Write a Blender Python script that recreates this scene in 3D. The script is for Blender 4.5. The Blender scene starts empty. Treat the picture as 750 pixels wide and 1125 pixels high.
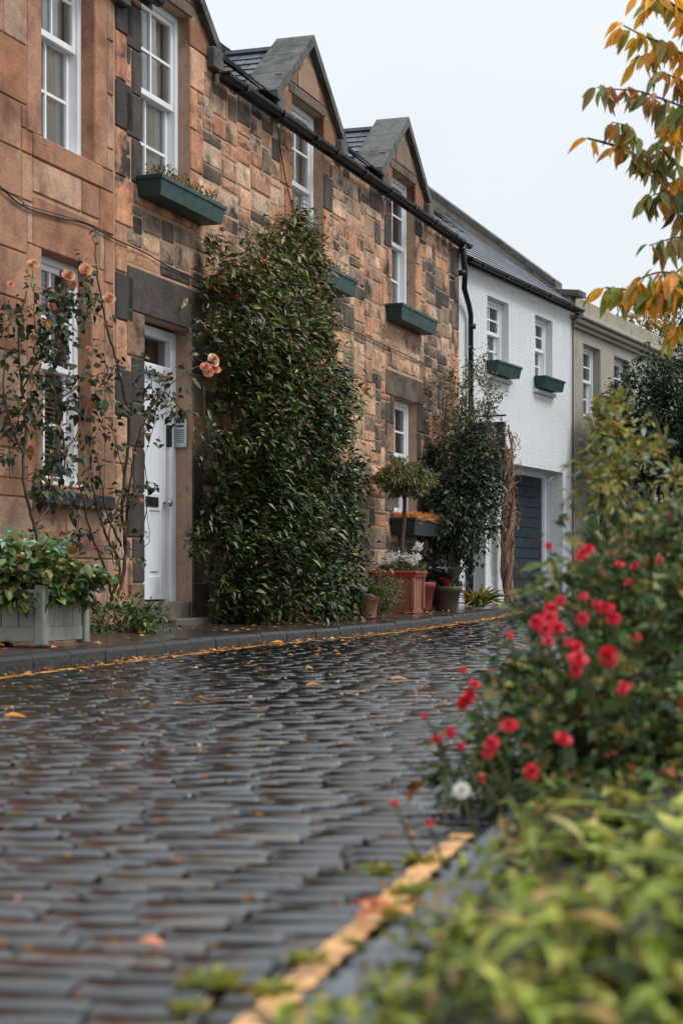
import bpy, math, random
import numpy as np
from mathutils import Vector, Matrix
random.seed(7); rng = np.random.default_rng(11)
S = bpy.context.scene
C = S.collection
F = 1950.0; H = 0.45; HOR = 640.0          # focal length in pixels, eye height, horizon row (photo 750 x 1125)
R = math.radians

def lin(r, g, b):
    def f(v):
        v /= 255.0
        return v / 12.92 if v <= .04045 else ((v + .055) / 1.055) ** 2.4
    return (f(r), f(g), f(b))

def at(px, py, Z):                           # a measured photo point at distance Z
    return Vector(((px - 375) / F * Z, Z, H - (py - HOR) / F * Z))

# ------------------------------------------------------------------ frames of the two facade lines
class Frame:
    def __init__(s, ox, oy, tan):
        s.th = math.atan(tan); s.o = Vector((ox, oy, 0)); s.tan = tan
        s.d = Vector((math.sin(s.th), math.cos(s.th), 0)); s.n = Vector((math.cos(s.th), -math.sin(s.th), 0))
        s.rot = math.pi / 2 - s.th
    def w(s, a, out=0, z=0): return s.o + s.d * a + s.n * out + Vector((0, 0, z))
    def hit(s, px, py, out=0):               # photo point on the plane standing out by 'out'
        u = (px - 375) / F; o = s.o + s.n * out
        Z = (o.x - s.tan * o.y) / (u - s.tan)
        return Vector((u * Z, Z, H - (py - HOR) / F * Z))
W1 = Frame(-6.204, 0, .341)
W2 = Frame(1.477, 22.5, .4692)
s1 = lambda Z: Z / math.cos(W1.th)
s2 = lambda Z: (Z - 22.5) / math.cos(W2.th)
def zr(Z): return max(0.0, (Z - 14) * .006)  # the street climbs a little

# ------------------------------------------------------------------ mesh helpers
class MB:
    def __init__(s): s.v = []; s.f = []; s.c = []; s.col = (.5, .5, .5)
    def add(s, vs, fs, col=None):
        k = len(s.v); col = col or s.col
        s.v += [tuple(p) for p in vs]; s.c += [col] * len(vs)
        s.f += [tuple(i + k for i in f) for f in fs]
    def box(s, x0, x1, y0, y1, z0, z1, col=None, M=None):
        vs = [Vector(p) for p in ((x0,y0,z0),(x1,y0,z0),(x1,y1,z0),(x0,y1,z0),(x0,y0,z1),(x1,y0,z1),(x1,y1,z1),(x0,y1,z1))]
        if M: vs = [M @ p for p in vs]
        s.add(vs, [(0,3,2,1),(4,5,6,7),(0,1,5,4),(1,2,6,5),(2,3,7,6),(3,0,4,7)], col)
    def cbox(s, x0, x1, y0, y1, z0, z1, c=.006, col=None, M=None):   # box with chamfered vertical and front edges
        vs = []
        for z, i in ((z0, c), (z0 + c, 0), (z1 - c, 0), (z1, c)):
            vs += [(x0+i+c,y0+i,z),(x1-i-c,y0+i,z),(x1-i,y0+i+c,z),(x1-i,y1-i-c,z),(x1-i-c,y1-i,z),(x0+i+c,y1-i,z),(x0+i,y1-i-c,z),(x0+i,y0+i+c,z)]
        vs = [Vector(p) for p in vs]
        if M: vs = [M @ p for p in vs]
        fs = [tuple(range(7, -1, -1)), tuple(range(24, 32))]
        for r in range(3):
            for k in range(8): fs.append((r*8+k, r*8+(k+1)%8, r*8+8+(k+1)%8, r*8+8+k))
        s.add(vs, fs, col)
    def tube(s, pts, rad, n=6, col=None):
        pts = [Vector(p) for p in pts]
        if not isinstance(rad, (list, tuple)): rad = [rad] * len(pts)
        vs = []; fs = []
        for i, p in enumerate(pts):
            t = (pts[min(i+1, len(pts)-1)] - pts[max(i-1, 0)]).normalized()
            a = t.cross(Vector((0.3, 0.2, 1)));  a = a.normalized() if a.length > 1e-4 else Vector((1,0,0))
            b = t.cross(a)
            for k in range(n):
                q = 2 * math.pi * k / n
                vs.append(p + (a * math.cos(q) + b * math.sin(q)) * rad[i])
        for i in range(len(pts) - 1):
            for k in range(n): fs.append((i*n+k, i*n+(k+1)%n, (i+1)*n+(k+1)%n, (i+1)*n+k))
        fs.append(tuple(range(n))[::-1]); fs.append(tuple(range((len(pts)-1)*n, len(pts)*n)))
        s.add(vs, fs, col)
    def lathe(s, prof, n=24, col=None, cx=0, cy=0):
        vs = []; fs = []
        for r, z in prof:
            for k in range(n):
                q = 2*math.pi*k/n; vs.append((cx + r*math.cos(q), cy + r*math.sin(q), z))
        for i in range(len(prof)-1):
            for k in range(n): fs.append((i*n+k, i*n+(k+1)%n, (i+1)*n+(k+1)%n, (i+1)*n+k))
        fs.append(tuple(range(n))[::-1])
        s.add(vs, fs, col)
    def prism(s, poly, y0, y1, col=None):    # polygon in x,z extruded along y
        n = len(poly)
        vs = [(x, y0, z) for x, z in poly] + [(x, y1, z) for x, z in poly]
        fs = [tuple(range(n)), tuple(range(2*n-1, n-1, -1))] + [(i, i+n, (i+1)%n+n, (i+1)%n) for i in range(n)]
        s.add(vs, fs, col)
    def build(s, name, m, parent=None, smooth=False):
        me = bpy.data.meshes.new(name); me.from_pydata(s.v, [], s.f)
        a = me.attributes.new('Col', 'FLOAT_COLOR', 'POINT')
        a.data.foreach_set('color', np.array([(c[0], c[1], c[2], 1) for c in s.c], dtype=np.float32).ravel())
        if smooth: me.polygons.foreach_set('use_smooth', [True] * len(me.polygons))
        me.materials.append(m); me.update()
        o = bpy.data.objects.new(name, me); C.objects.link(o)
        if parent: o.parent = parent
        return o

def np_mesh(name, V, T, col, m, parent=None, smooth=True):
    me = bpy.data.meshes.new(name); n = T.shape[1]
    me.vertices.add(len(V)); me.vertices.foreach_set('co', V.astype(np.float32).ravel())
    me.loops.add(T.size); me.loops.foreach_set('vertex_index', T.astype(np.int32).ravel())
    me.polygons.add(len(T)); me.polygons.foreach_set('loop_start', np.arange(0, T.size, n, dtype=np.int32))
    me.polygons.foreach_set('loop_total', np.full(len(T), n, dtype=np.int32))
    me.polygons.foreach_set('use_smooth', np.full(len(T), smooth))
    me.update(); me.validate()
    a = me.attributes.new('Col', 'FLOAT_COLOR', 'POINT')
    a.data.foreach_set('color', np.concatenate([col, np.ones((len(col), 1))], 1).astype(np.float32).ravel())
    me.materials.append(m)
    o = bpy.data.objects.new(name, me); C.objects.link(o)
    if parent: o.parent = parent
    return o

def nrm(a): return a / np.maximum(np.linalg.norm(a, axis=1, keepdims=True), 1e-9)

# leaf outlines: stations (t, half width); every leaf is a folded, curved strip
SHAPES = {'ovate': [(.12, .55), (.4, 1.0), (.72, .62)], 'lance': [(.25, .75), (.55, 1.0), (.82, .5)],
          'round': [(.15, .8), (.45, 1.05), (.8, .8)], 'small': [(.45, 1.0)], 'cherry': [(.07, .34), (.2, .78), (.4, 1.0), (.62, .86), (.84, .42)], 'blade': [(.15, .8), (.45, 1.0), (.8, .6)]}
def leaves(name, P, D, N, L, Wd, col, m, parent=None, shape='small', droop=.15, fold=.25):
    """P base points, D directions, N upper side, L lengths, Wd widths, col colours"""
    st = SHAPES[shape]; n = len(P); D = nrm(D); Sd = nrm(np.cross(D, N)); N = np.cross(Sd, D)
    L = np.asarray(L).reshape(-1, 1) * np.ones((n, 1)); Wd = np.asarray(Wd).reshape(-1, 1) * np.ones((n, 1))
    vs = [P]; down = np.array([[0, 0, -1.0]])
    for t, w in st:
        ctr = P + D * L * t + down * L * droop * t * t
        vs += [ctr + Sd * Wd * .5 * w + N * Wd * fold * w, ctr, ctr - Sd * Wd * .5 * w + N * Wd * fold * w]
    vs.append(P + D * L + down * L * droop)
    k = len(vs); V = np.stack(vs, 1).reshape(-1, 3)
    tr = [(0, 2, 1), (0, 3, 2)]
    for i in range(len(st) - 1):
        a = 1 + 3 * i; b = a + 3
        tr += [(a, a+1, b+1), (a, b+1, b), (a+1, a+2, b+2), (a+1, b+2, b+1)]
    a = 1 + 3 * (len(st) - 1); tr += [(a, a+1, k-1), (a+1, a+2, k-1)]
    T = (np.array(tr)[None] + (np.arange(n) * k)[:, None, None]).reshape(-1, 3)
    return np_mesh(name, V, T, np.repeat(col, k, axis=0), m, parent)

def pick(pal, n, jit=.18):
    """n colours drawn from [(weight, rgb255)...] with brightness jitter"""
    w = np.array([p[0] for p in pal], float); w /= w.sum()
    c = np.array([lin(*p[1]) for p in pal])[rng.choice(len(pal), n, p=w)]
    return c * (1 + rng.normal(0, jit, (n, 1))).clip(.4, 1.8) * (1 + rng.normal(0, .06, (n, 3)))

def empty(name, loc=(0, 0, 0), rz=0):
    o = bpy.data.objects.new(name, None); o.empty_display_size = .1; C.objects.link(o)
    o.location = loc; o.rotation_euler = (0, 0, rz); return o
def tag(o, label, cat, group=None):
    o['label'] = label; o['category'] = cat
    if group: o['group'] = group
    return o
def thing(name, label, cat, loc=(0, 0, 0), rz=0, group=None): return tag(empty(name, loc, rz), label, cat, group)
def struct(o, kind='structure'): o['kind'] = kind; return o

# ------------------------------------------------------------------ materials
def mat(name):
    m = bpy.data.materials.new(name); m.use_nodes = True; nt = m.node_tree; nt.nodes.clear()
    out = nt.nodes.new('ShaderNodeOutputMaterial'); b = nt.nodes.new('ShaderNodeBsdfPrincipled')
    nt.links.new(b.outputs[0], out.inputs[0]); return m, nt, b, out
def nd(nt, t, **k):
    n = nt.nodes.new(t)
    for a, v in k.items():
        if a.startswith('i_'): n.inputs[a[2:].replace('_', ' ')].default_value = v
        else: setattr(n, a, v)
    return n
def noise(nt, scale, detail=4, rough=.55, vec=None):
    n = nd(nt, 'ShaderNodeTexNoise', i_Scale=scale, i_Detail=detail, i_Roughness=rough)
    if vec: nt.links.new(vec, n.inputs['Vector'])
    return n
def ramp(nt, src, stops):
    r = nt.nodes.new('ShaderNodeValToRGB'); e = r.color_ramp.elements
    while len(e) < len(stops): e.new(.5)
    for i, (p, c) in enumerate(stops): e[i].position = p; e[i].color = (*c, 1) if len(c) == 3 else c
    nt.links.new(src, r.inputs[0]); return r
def mixc(nt, a, b, f, mode='MIX'):
    m = nt.nodes.new('ShaderNodeMix'); m.data_type = 'RGBA'; m.blend_type = mode
    for sock, v in ((m.inputs[0], f), (m.inputs[6], a), (m.inputs[7], b)):
        if hasattr(v, 'links'): nt.links.new(v, sock)
        elif isinstance(v, (int, float)): sock.default_value = v
        else: sock.default_value = (*v, 1)
    return m.outputs[2]
def bump(nt, b, h, strength=.4, dist=.01):
    n = nd(nt, 'ShaderNodeBump', i_Strength=strength, i_Distance=dist); nt.links.new(h, n.inputs['Height']); nt.links.new(n.outputs[0], b.inputs['Normal']); return n
g = lambda v: (v, v, v)

def surf(name, base=None, var=.25, vs=6, rough=.7, rvar=0, bs=40, bstr=.3, bdist=.006, stain=None, sscale=2.5, slo=.55, shi=.7, spec=.5, metal=0, fine=None, obj=True, tool=False, streak=None):
    """base colour (or the Col attribute) x soft noise, optional stain colour patches, bump"""
    m, nt, b, out = mat(name)
    tc = nt.nodes.new('ShaderNodeTexCoord'); vec = tc.outputs['Object']
    if base is None:
        at_ = nd(nt, 'ShaderNodeAttribute', attribute_name='Col'); src = at_.outputs['Color']
    else: src = base
    n1 = noise(nt, vs, 6, .6, vec)
    c = mixc(nt, src, ramp(nt, n1.outputs[0], [(.25, g(1 - var)), (.75, g(1 + var))]).outputs[0], 1.0, 'MULTIPLY')
    if fine:
        n3 = noise(nt, fine, 3, .7, vec)
        c = mixc(nt, c, ramp(nt, n3.outputs[0], [(.3, g(.72)), (.7, g(1.2))]).outputs[0], 1.0, 'MULTIPLY')
    if stain:
        n2 = noise(nt, sscale, 8, .65, vec)
        c = mixc(nt, c, stain, ramp(nt, n2.outputs[0], [(slo, g(0)), (shi, g(1))]).outputs[0])
    if streak:                                # rain streaks running down the wall
        mp = nd(nt, 'ShaderNodeMapping'); mp.inputs['Scale'].default_value = (7, 7, .55); nt.links.new(vec, mp.inputs[0])
        n5 = noise(nt, 1.0, 5, .6, mp.outputs[0]); c = mixc(nt, c, streak[0], ramp(nt, n5.outputs[0], [(.52, g(0)), (.75, g(streak[1]))]).outputs[0])
    nt.links.new(c, b.inputs['Base Color'])
    b.inputs['Roughness'].default_value = rough; b.inputs['Specular IOR Level'].default_value = spec; b.inputs['Metallic'].default_value = metal
    if rvar:
        n4 = noise(nt, vs * 1.7, 4, .6, vec)
        r = ramp(nt, n4.outputs[0], [(.3, g(max(rough - rvar, .02))), (.7, g(min(rough + rvar, 1)))]); nt.links.new(r.outputs[0], b.inputs['Roughness'])
    nb = noise(nt, bs, 6, .65, vec); h = nb.outputs[0]
    if tool:                                  # horizontal chisel lines of tooled ashlar
        mp = nd(nt, 'ShaderNodeMapping'); mp.inputs['Scale'].default_value = (2.5, 2.5, 60); nt.links.new(vec, mp.inputs[0])
        nt_ = noise(nt, 1.0, 3, .6, mp.outputs[0]); ad = nd(nt, 'ShaderNodeMath', operation='ADD'); nt.links.new(h, ad.inputs[0]); nt.links.new(nt_.outputs[0], ad.inputs[1]); h = ad.outputs[0]
    bump(nt, b, h, bstr, bdist)
    return m

def leaf_mat(name, rough=.38, trans=.3, spec=.5):
    m, nt, b, out = mat(name)
    a = nd(nt, 'ShaderNodeAttribute', attribute_name='Col')
    tc = nt.nodes.new('ShaderNodeTexCoord'); n = noise(nt, 45, 3, .6, tc.outputs['Object'])
    c = mixc(nt, a.outputs['Color'], ramp(nt, n.outputs[0], [(.3, g(.75)), (.7, g(1.25))]).outputs[0], 1.0, 'MULTIPLY')
    nt.links.new(c, b.inputs['Base Color']); b.inputs['Roughness'].default_value = rough; b.inputs['Specular IOR Level'].default_value = spec
    t = nt.nodes.new('ShaderNodeBsdfTranslucent'); nt.links.new(c, t.inputs[0])
    mx = nt.nodes.new('ShaderNodeMixShader'); mx.inputs[0].default_value = trans
    nt.links.new(b.outputs[0], mx.inputs[1]); nt.links.new(t.outputs[0], mx.inputs[2]); nt.links.new(mx.outputs[0], out.inputs[0])
    return m

SOOT = lin(50, 45, 42)
M_stone = surf('sandstone', None, .34, 7, .82, .1, 48, .9, .014, stain=SOOT, sscale=2.4, slo=.49, shi=.63, fine=38, streak=(lin(60, 50, 44), .6))
M_ashlar = surf('ashlar', None, .3, 4, .85, .08, 90, .5, .006, stain=lin(104, 66, 48), sscale=2.4, slo=.47, shi=.68, fine=60, tool=True)
M_dress = surf('dressed_stone', None, .25, 6, .8, .1, 80, .5, .006, stain=SOOT, sscale=2.2, slo=.53, shi=.66, fine=50)
M_mortar = surf('mortar', lin(172, 142, 118), .25, 8, .9, 0, 90, .5, .006, stain=lin(70, 60, 54), sscale=4)
M_harl = surf('white_harling', lin(228, 231, 233), .05, 1.5, .85, .05, 48, 1.0, .03, stain=lin(178, 176, 170), sscale=1.3, slo=.6, shi=.95, streak=(lin(160, 158, 150), .22))
M_white = surf('white_paint', lin(232, 234, 236), .05, 5, .35, .08, 25, .08, .003, stain=lin(185, 184, 178), sscale=6, slo=.64, shi=.85)
M_door = surf('white_door_paint', lin(226, 231, 236), .05, 3, .4, .08, 18, .08, .003, stain=lin(165, 168, 170), sscale=4, slo=.6, shi=.85)
M_grey = surf('grey_render', lin(160, 153, 141), .12, 2, .85, .05, 90, .4, .006, stain=lin(120, 110, 98), sscale=2.2, slo=.55, shi=.8, fine=70)
M_slate = surf('wet_slate', None, .25, 8, .42, .15, 50, .4, .004)
M_cope = surf('dark_coping_stone', lin(88, 88, 86), .3, 6, .7, .12, 40, .9, .012, stain=lin(50, 52, 48), sscale=4, slo=.48, shi=.62, fine=40)
M_copepale = surf('pale_coping', lin(150, 141, 126), .2, 4, .85, .05, 45, .5, .006, stain=lin(90, 80, 68), sscale=3)
M_black = surf('black_iron', lin(14, 15, 18), .2, 6, .5, .12, 30, .15, .003)
M_green = surf('green_paint', lin(10, 58, 54), .3, 9, .5, .12, 40, .3, .003, stain=lin(24, 40, 40), sscale=7, slo=.55, shi=.75)
M_navy = surf('navy_paint', lin(13, 30, 42), .2, 3, .55, .1, 30, .15, .003)
M_charcoal = surf('charcoal_wood', lin(38, 42, 46), .2, 8, .5, .1, 40, .3, .003)
M_planter = surf('grey_wood', lin(132, 134, 124), .2, 7, .6, .1, 50, .35, .003, stain=lin(84, 84, 74), sscale=9, slo=.55, shi=.8)
M_terra = surf('terracotta', None, .25, 8, .6, .15, 45, .4, .004, stain=lin(90, 60, 48), sscale=8, slo=.55, shi=.8)
M_soil = surf('soil', lin(44, 34, 26), .4, 12, .85, .1, 40, 1.0, .03)
M_bark = surf('bark', None, .35, 20, .8, .1, 60, .8, .008)
M_blind = surf('blind', lin(236, 214, 186), .1, 4, .6, 0, 30, .1, .003)
M_curtain = surf('curtain', lin(240, 234, 222), .1, 3, .9, 0, 30, .2, .004)
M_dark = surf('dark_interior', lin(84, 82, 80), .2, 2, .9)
M_metal = surf('brushed_metal', lin(176, 180, 182), .1, 5, .3, .1, 40, .1, .002, metal=.8)
M_bronze = surf('bronze', lin(52, 52, 54), .1, 5, .35, .1, 40, .1, .002, metal=.6)
M_sett = surf('wet_setts', None, .4, 9, .09, .06, 30, .35, .003, spec=.9, fine=110)
M_bed = surf('sett_joints', lin(22, 19, 17), .4, 14, .45, .2, 60, .8, .01, stain=lin(104, 74, 44), sscale=9, slo=.5, shi=.7, spec=.4)
M_pave = surf('wet_pavement', lin(60, 51, 46), .25, 4, .22, .16, 45, .3, .004, stain=lin(52, 46, 43), sscale=3, slo=.45, shi=.7)
M_kerb = surf('kerb_stone', None, .4, 8, .4, .2, 32, 1.0, .02, stain=lin(30, 32, 32), sscale=6)
M_yellow = surf('yellow_line_paint', lin(200, 142, 66), .2, 10, .45, .15, 60, .35, .004, stain=lin(130, 96, 60), sscale=10, slo=.56, shi=.72)
M_pink = surf('worn_line_paint', lin(214, 160, 100), .25, 14, .45, .15, 60, .35, .004, stain=lin(84, 66, 50), sscale=14, slo=.5, shi=.62)
M_leaf = leaf_mat('leaf', .5, .28, .35); M_leafglossy = leaf_mat('glossy_leaf', .34, .12, .42); M_leafdry = leaf_mat('dry_leaf', .6, .2, .3)
M_petal = leaf_mat('petal', .5, .35, .3); M_autumn = leaf_mat('autumn_leaf', .42, .5)
M_text = surf('white_lettering', lin(214, 216, 214), .05, 5, .5)

def glass():
    m, nt, b, out = mat('window_glass')
    t = nt.nodes.new('ShaderNodeBsdfTransparent'); t.inputs[0].default_value = (.95, .96, .97, 1)
    gl = nt.nodes.new('ShaderNodeBsdfGlossy'); gl.inputs['Roughness'].default_value = .03; gl.inputs[0].default_value = (.9, .94, .97, 1)
    tc = nt.nodes.new('ShaderNodeTexCoord'); n = noise(nt, 3, 2, .5, tc.outputs['Object'])
    bp = nd(nt, 'ShaderNodeBump', i_Strength=.12, i_Distance=.01); nt.links.new(n.outputs[0], bp.inputs['Height']); nt.links.new(bp.outputs[0], gl.inputs['Normal'])
    fr = nd(nt, 'ShaderNodeFresnel', i_IOR=1.75)
    mx = nt.nodes.new('ShaderNodeMixShader'); nt.links.new(fr.outputs[0], mx.inputs[0]); nt.links.new(t.outputs[0], mx.inputs[1]); nt.links.new(gl.outputs[0], mx.inputs[2])
    nt.links.new(mx.outputs[0], out.inputs[0]); return m
M_glass = glass()

# ------------------------------------------------------------------ masonry
def wall_sheet(mb, x0, x1, z0, z1, holes, depth=.3):
    xs = sorted({x0, x1} | {h[0] for h in holes} | {h[1] for h in holes}); zs = sorted({z0, z1} | {h[2] for h in holes} | {h[3] for h in holes})
    xs = [x for x in xs if x0 <= x <= x1]; zs = [z for z in zs if z0 <= z <= z1]
    solid = lambda a, b: x0 < a < x1 and z0 < b < z1 and not any(h[0] < a < h[1] and h[2] < b < h[3] for h in holes)
    q = lambda *p: mb.add(p, [(0, 1, 2, 3)])
    for i in range(len(xs) - 1):
        for j in range(len(zs) - 1):
            a, b, c, d = xs[i], xs[i+1], zs[j], zs[j+1]; mx_, mz = (a+b)/2, (c+d)/2
            if not solid(mx_, mz): continue
            q((a,0,c),(b,0,c),(b,0,d),(a,0,d)); q((b,depth,c),(a,depth,c),(a,depth,d),(b,depth,d))
            L = xs[i-1] if i else a - 1; Rr = xs[i+2] if i + 2 < len(xs) else b + 1
            D = zs[j-1] if j else c - 1; U = zs[j+2] if j + 2 < len(zs) else d + 1
            if not solid((L+a)/2, mz): q((a,depth,c),(a,0,c),(a,0,d),(a,depth,d))
            if not solid((b+Rr)/2, mz): q((b,0,c),(b,depth,c),(b,depth,d),(b,0,d))
            if not solid(mx_, (D+c)/2): q((a,0,c),(a,depth,c),(b,depth,c),(b,0,c))
            if not solid(mx_, (d+U)/2): q((a,0,d),(b,0,d),(b,depth,d),(a,depth,d))

def stone_block(mb, a, b, c, d, out, col, gap=.006, rough=.004, back=.002, cut=.012):
    """one dressed or rubble stone: octagonal face standing 'out' of the bed"""
    a += gap; b -= gap; c += gap; d -= gap
    if b - a < .02 or d - c < .02: return
    k = min(cut, (b-a)*.3, (d-c)*.3); j = lambda: random.uniform(-rough, rough)
    def ring(i, y):
        return [(a+i+k+j(), y, c+i+j()), (b-i-k+j(), y, c+i+j()), (b-i+j(), y, c+i+k+j()), (b-i+j(), y, d-i-k+j()),
                (b-i-k+j(), y, d-i+j()), (a+i+k+j(), y, d-i+j()), (a+i+j(), y, d-i-k+j()), (a+i+j(), y, c+i+k+j())]
    o = ring(0, back); f = [(x, -out + random.uniform(-rough, rough) * .6, z) for x, _, z in ring(min(.008 + rough, (b-a)*.2, (d-c)*.2), 0)]
    ctr = ((a+b)/2 + j()*3, -out - rough * random.uniform(-.5, 2.0), (c+d)/2 + j()*3)
    fs = [(i, (i+1) % 8, 8 + (i+1) % 8, 8 + i) for i in range(8)] + [(8+i, 8+(i+1) % 8, 16) for i in range(8)]
    mb.add(o + f + [ctr], fs, col)

def pack(x0, x1, z0, z1, blocked, cell, hs, ws, course=None):
    """random rubble packing on a fine grid; returns rectangles"""
    nx = int(round((x1-x0)/cell)); nz = int(round((z1-z0)/cell)); occ = np.zeros((nz, nx), bool)
    for (a, b, c, d) in blocked:
        i0 = max(int(math.floor((a-x0)/cell + .4)), 0); i1 = min(int(math.ceil((b-x0)/cell - .4)), nx)
        j0 = max(int(math.floor((c-z0)/cell + .4)), 0); j1 = min(int(math.ceil((d-z0)/cell - .4)), nz)
        occ[j0:j1, i0:i1] = True
    res = []
    for j in range(nz):
        i = 0
        while i < nx:
            if occ[j, i]: i += 1; continue
            h = course[j] if course is not None else random.choice(hs)
            w = random.choice(ws)
            if course is None and w < h: w = h
            h = min(h, nz - j)
            run = 0
            while i + run < nx and not occ[j, i + run] and run < w + 3: run += 1
            if run <= w + 2: w = run
            hh = 1
            while hh < h and not occ[j+hh, i:i+w].any(): hh += 1
            if nz - (j + hh) < 3: 
                while j + hh < nz and not occ[j+hh, i:i+w].any(): hh += 1
            occ[j:j+hh, i:i+w] = True
            res.append((x0+i*cell, x0+(i+w)*cell, z0+j*cell, z0+(j+hh)*cell)); i += w
    return res

def surround(mb, x0, x1, z0, z1, cols, depth=.16, out=.014, wn=(.14, .3), lint=.3, sill=.16, left=True, right=True, lintel=True, darkp=.25):
    """long-and-short dressed blocks round an opening; returns the covered rectangles"""
    cov = []
    def blk(a, b, c, d, inner=None):
        col = lin(74, 64, 58) if random.random() < darkp else random.choice(cols)
        kk_ = random.uniform(.85, 1.15); col = tuple(v * kk_ for v in col)
        gp = .0045
        mb.cbox(a+gp, b-gp, -out, depth, c+gp, d-gp, .009, col); cov.append((a, b, c, d))
    for side in ((x0, -1) if left else None, (x1, 1) if right else None):
        if not side: continue
        z = z0; k = random.randint(0, 1)
        n = max(2, round((z1 - z0) / .36)); hs = [(z1 - z0) / n] * n
        for h in hs:
            w = wn[k % 2] * random.uniform(.9, 1.15); k += 1
            e = side[0]
            if side[1] < 0: blk(e - w, e + .004, z, z + h)
            else: blk(e - .004, e + w, z, z + h)
            z += h
    if lintel: blk(x0 - wn[1], x1 + wn[1] * .9, z1 - .004, z1 + lint)
    if sill: blk(x0 - .12, x1 + .12, z0 - sill, z0 + .004)
    return cov

# ------------------------------------------------------------------ sash windows
def sash_window(root, x0, x1, z0, z1, rec=.1, split=.52, cols=2, rows=2, dress='curtain', label=None):
    """white sliding sash window standing 'rec' behind the wall face"""
    y = rec; f = .055
    b = MB()
    b.cbox(x0, x0+f, y, y+.12, z0, z1, .006); b.cbox(x1-f, x1, y, y+.12, z0, z1, .006)
    b.cbox(x0+f, x1-f, y+.001, y+.119, z1-f, z1, .006); b.cbox(x0-.02, x1+.02, y-.05, y+.13, z0-.035, z0+.03, .008)
    win = b.build('window', M_white, root)
    if label: win['label'] = label
    zm = z0 + (z1 - z0) * split
    def sash(nm, a, b_, c, d, yy):
        s = MB(); t = .042
        s.cbox(a, a+t, yy, yy+.04, c, d, .004); s.cbox(b_-t, b_, yy, yy+.04, c, d, .004)
        s.cbox(a+t, b_-t, yy+.001, yy+.039, d-t, d, .004); s.cbox(a+t, b_-t, yy+.001, yy+.039, c, c+t*1.15, .004)
        for k in range(1, cols):
            xx = a + t + (b_-a-2*t) * k / cols; s.box(xx-.011, xx+.011, yy+.006, yy+.034, c+t, d-t)
        for k in range(1, rows):
            zz = c + t + (d-c-2*t) * k / rows; s.box(a+t, b_-t, yy+.008, yy+.032, zz-.011, zz+.011)
        s.build(nm, M_white, win)
        p = MB(); p.add([(a+.02, yy+.02, c+.02), (b_-.02, yy+.02, c+.02), (b_-.02, yy+.022, d-.02), (a+.02, yy+.022, d-.02)], [(0,1,2,3)])
        p.build('pane', M_glass, win)
    sash('upper_sash', x0+f, x1-f, zm-.02, z1-f, y+.022); sash('lower_sash', x0+f, x1-f, z0+.03, zm+.022, y+.07)
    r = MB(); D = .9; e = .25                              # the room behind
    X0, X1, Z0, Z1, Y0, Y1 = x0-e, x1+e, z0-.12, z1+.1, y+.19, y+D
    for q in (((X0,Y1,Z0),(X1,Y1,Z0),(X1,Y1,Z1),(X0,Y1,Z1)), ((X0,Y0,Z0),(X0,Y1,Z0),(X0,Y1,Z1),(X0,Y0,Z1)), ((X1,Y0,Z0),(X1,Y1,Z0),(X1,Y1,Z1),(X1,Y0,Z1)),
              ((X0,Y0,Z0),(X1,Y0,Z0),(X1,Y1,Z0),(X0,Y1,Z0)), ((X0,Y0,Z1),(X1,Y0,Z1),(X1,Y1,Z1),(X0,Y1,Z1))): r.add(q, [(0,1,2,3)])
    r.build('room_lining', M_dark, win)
    if dress == 'curtain':
        for (a, b_) in ((x0+.03, x0+(x1-x0)*.45), (x1-(x1-x0)*.42, x1-.03)):
            c = MB(); n = 28; vs = []
            for i in range(n+1):
                t = i/n; yy = y+.135 + .012*math.sin(t*math.pi*9)
                vs += [(a+(b_-a)*t, yy, z0+.02), (a+(b_-a)*t, yy, z1-.02)]
            c.add(vs, [(2*i, 2*i+2, 2*i+3, 2*i+1) for i in range(n)]); c.build('curtain', M_curtain, win, True)
    elif dress == 'blind':
        c = MB(); z = z0 + .03
        while z < z1 - .04:
            c.add([(x0+.05, y+.135, z), (x1-.05, y+.135, z), (x1-.05, y+.16, z+.018), (x0+.05, y+.16, z+.018)], [(0,1,2,3)]); z += .034
        c.build('blind', M_blind, win)
    elif dress == 'net':
        c = MB(); c.add([(x0+.04, y+.15, z0+.02), (x1-.04, y+.15, z0+.02), (x1-.04, y+.15, z0+(z1-z0)*.5), (x0+.04, y+.15, z0+(z1-z0)*.5)], [(0,1,2,3)])
        c.build('net_curtain', M_curtain, win)
    return win

# ------------------------------------------------------------------ slates and roofs
def slates(mb, o, u, v, W, L, row=.17, wd=.24, base=(78, 84, 92)):
    """o lower left corner, u along the eave, v up the slope, sizes W x L"""
    o, u, v = Vector(o), Vector(u).normalized(), Vector(v).normalized(); n = u.cross(v).normalized()
    if n.z < 0: n = -n
    r = 0; t = 0.0
    while t < L - .03:
        h = min(row * 1.5, L - t); s = -random.uniform(0, wd)
        while s < W:
            w = wd * random.uniform(.75, 1.2); a = max(s, 0) + .003; b = min(s + w, W) - .003
            if b - a > .03:
                q = random.uniform(-.004, .004); k = random.uniform(.6, 1.35)
                p0, p1 = o + u*a + v*(t+q) + n*.022, o + u*b + v*(t+q) + n*.022
                p2, p3 = o + u*b + v*(t+h) + n*.004, o + u*a + v*(t+h) + n*.004
                dn = n * -.009
                mb.add([p0, p1, p2, p3, p0+dn, p1+dn], [(0,1,2,3), (0,4,5,1)], tuple(c*k for c in lin(*base)))
            s += w
        t += row
    mb.add([o - n*.01, o+u*W - n*.01, o+u*W+v*L - n*.01, o+v*L - n*.01], [(0,1,2,3)], lin(40, 42, 44))

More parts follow.
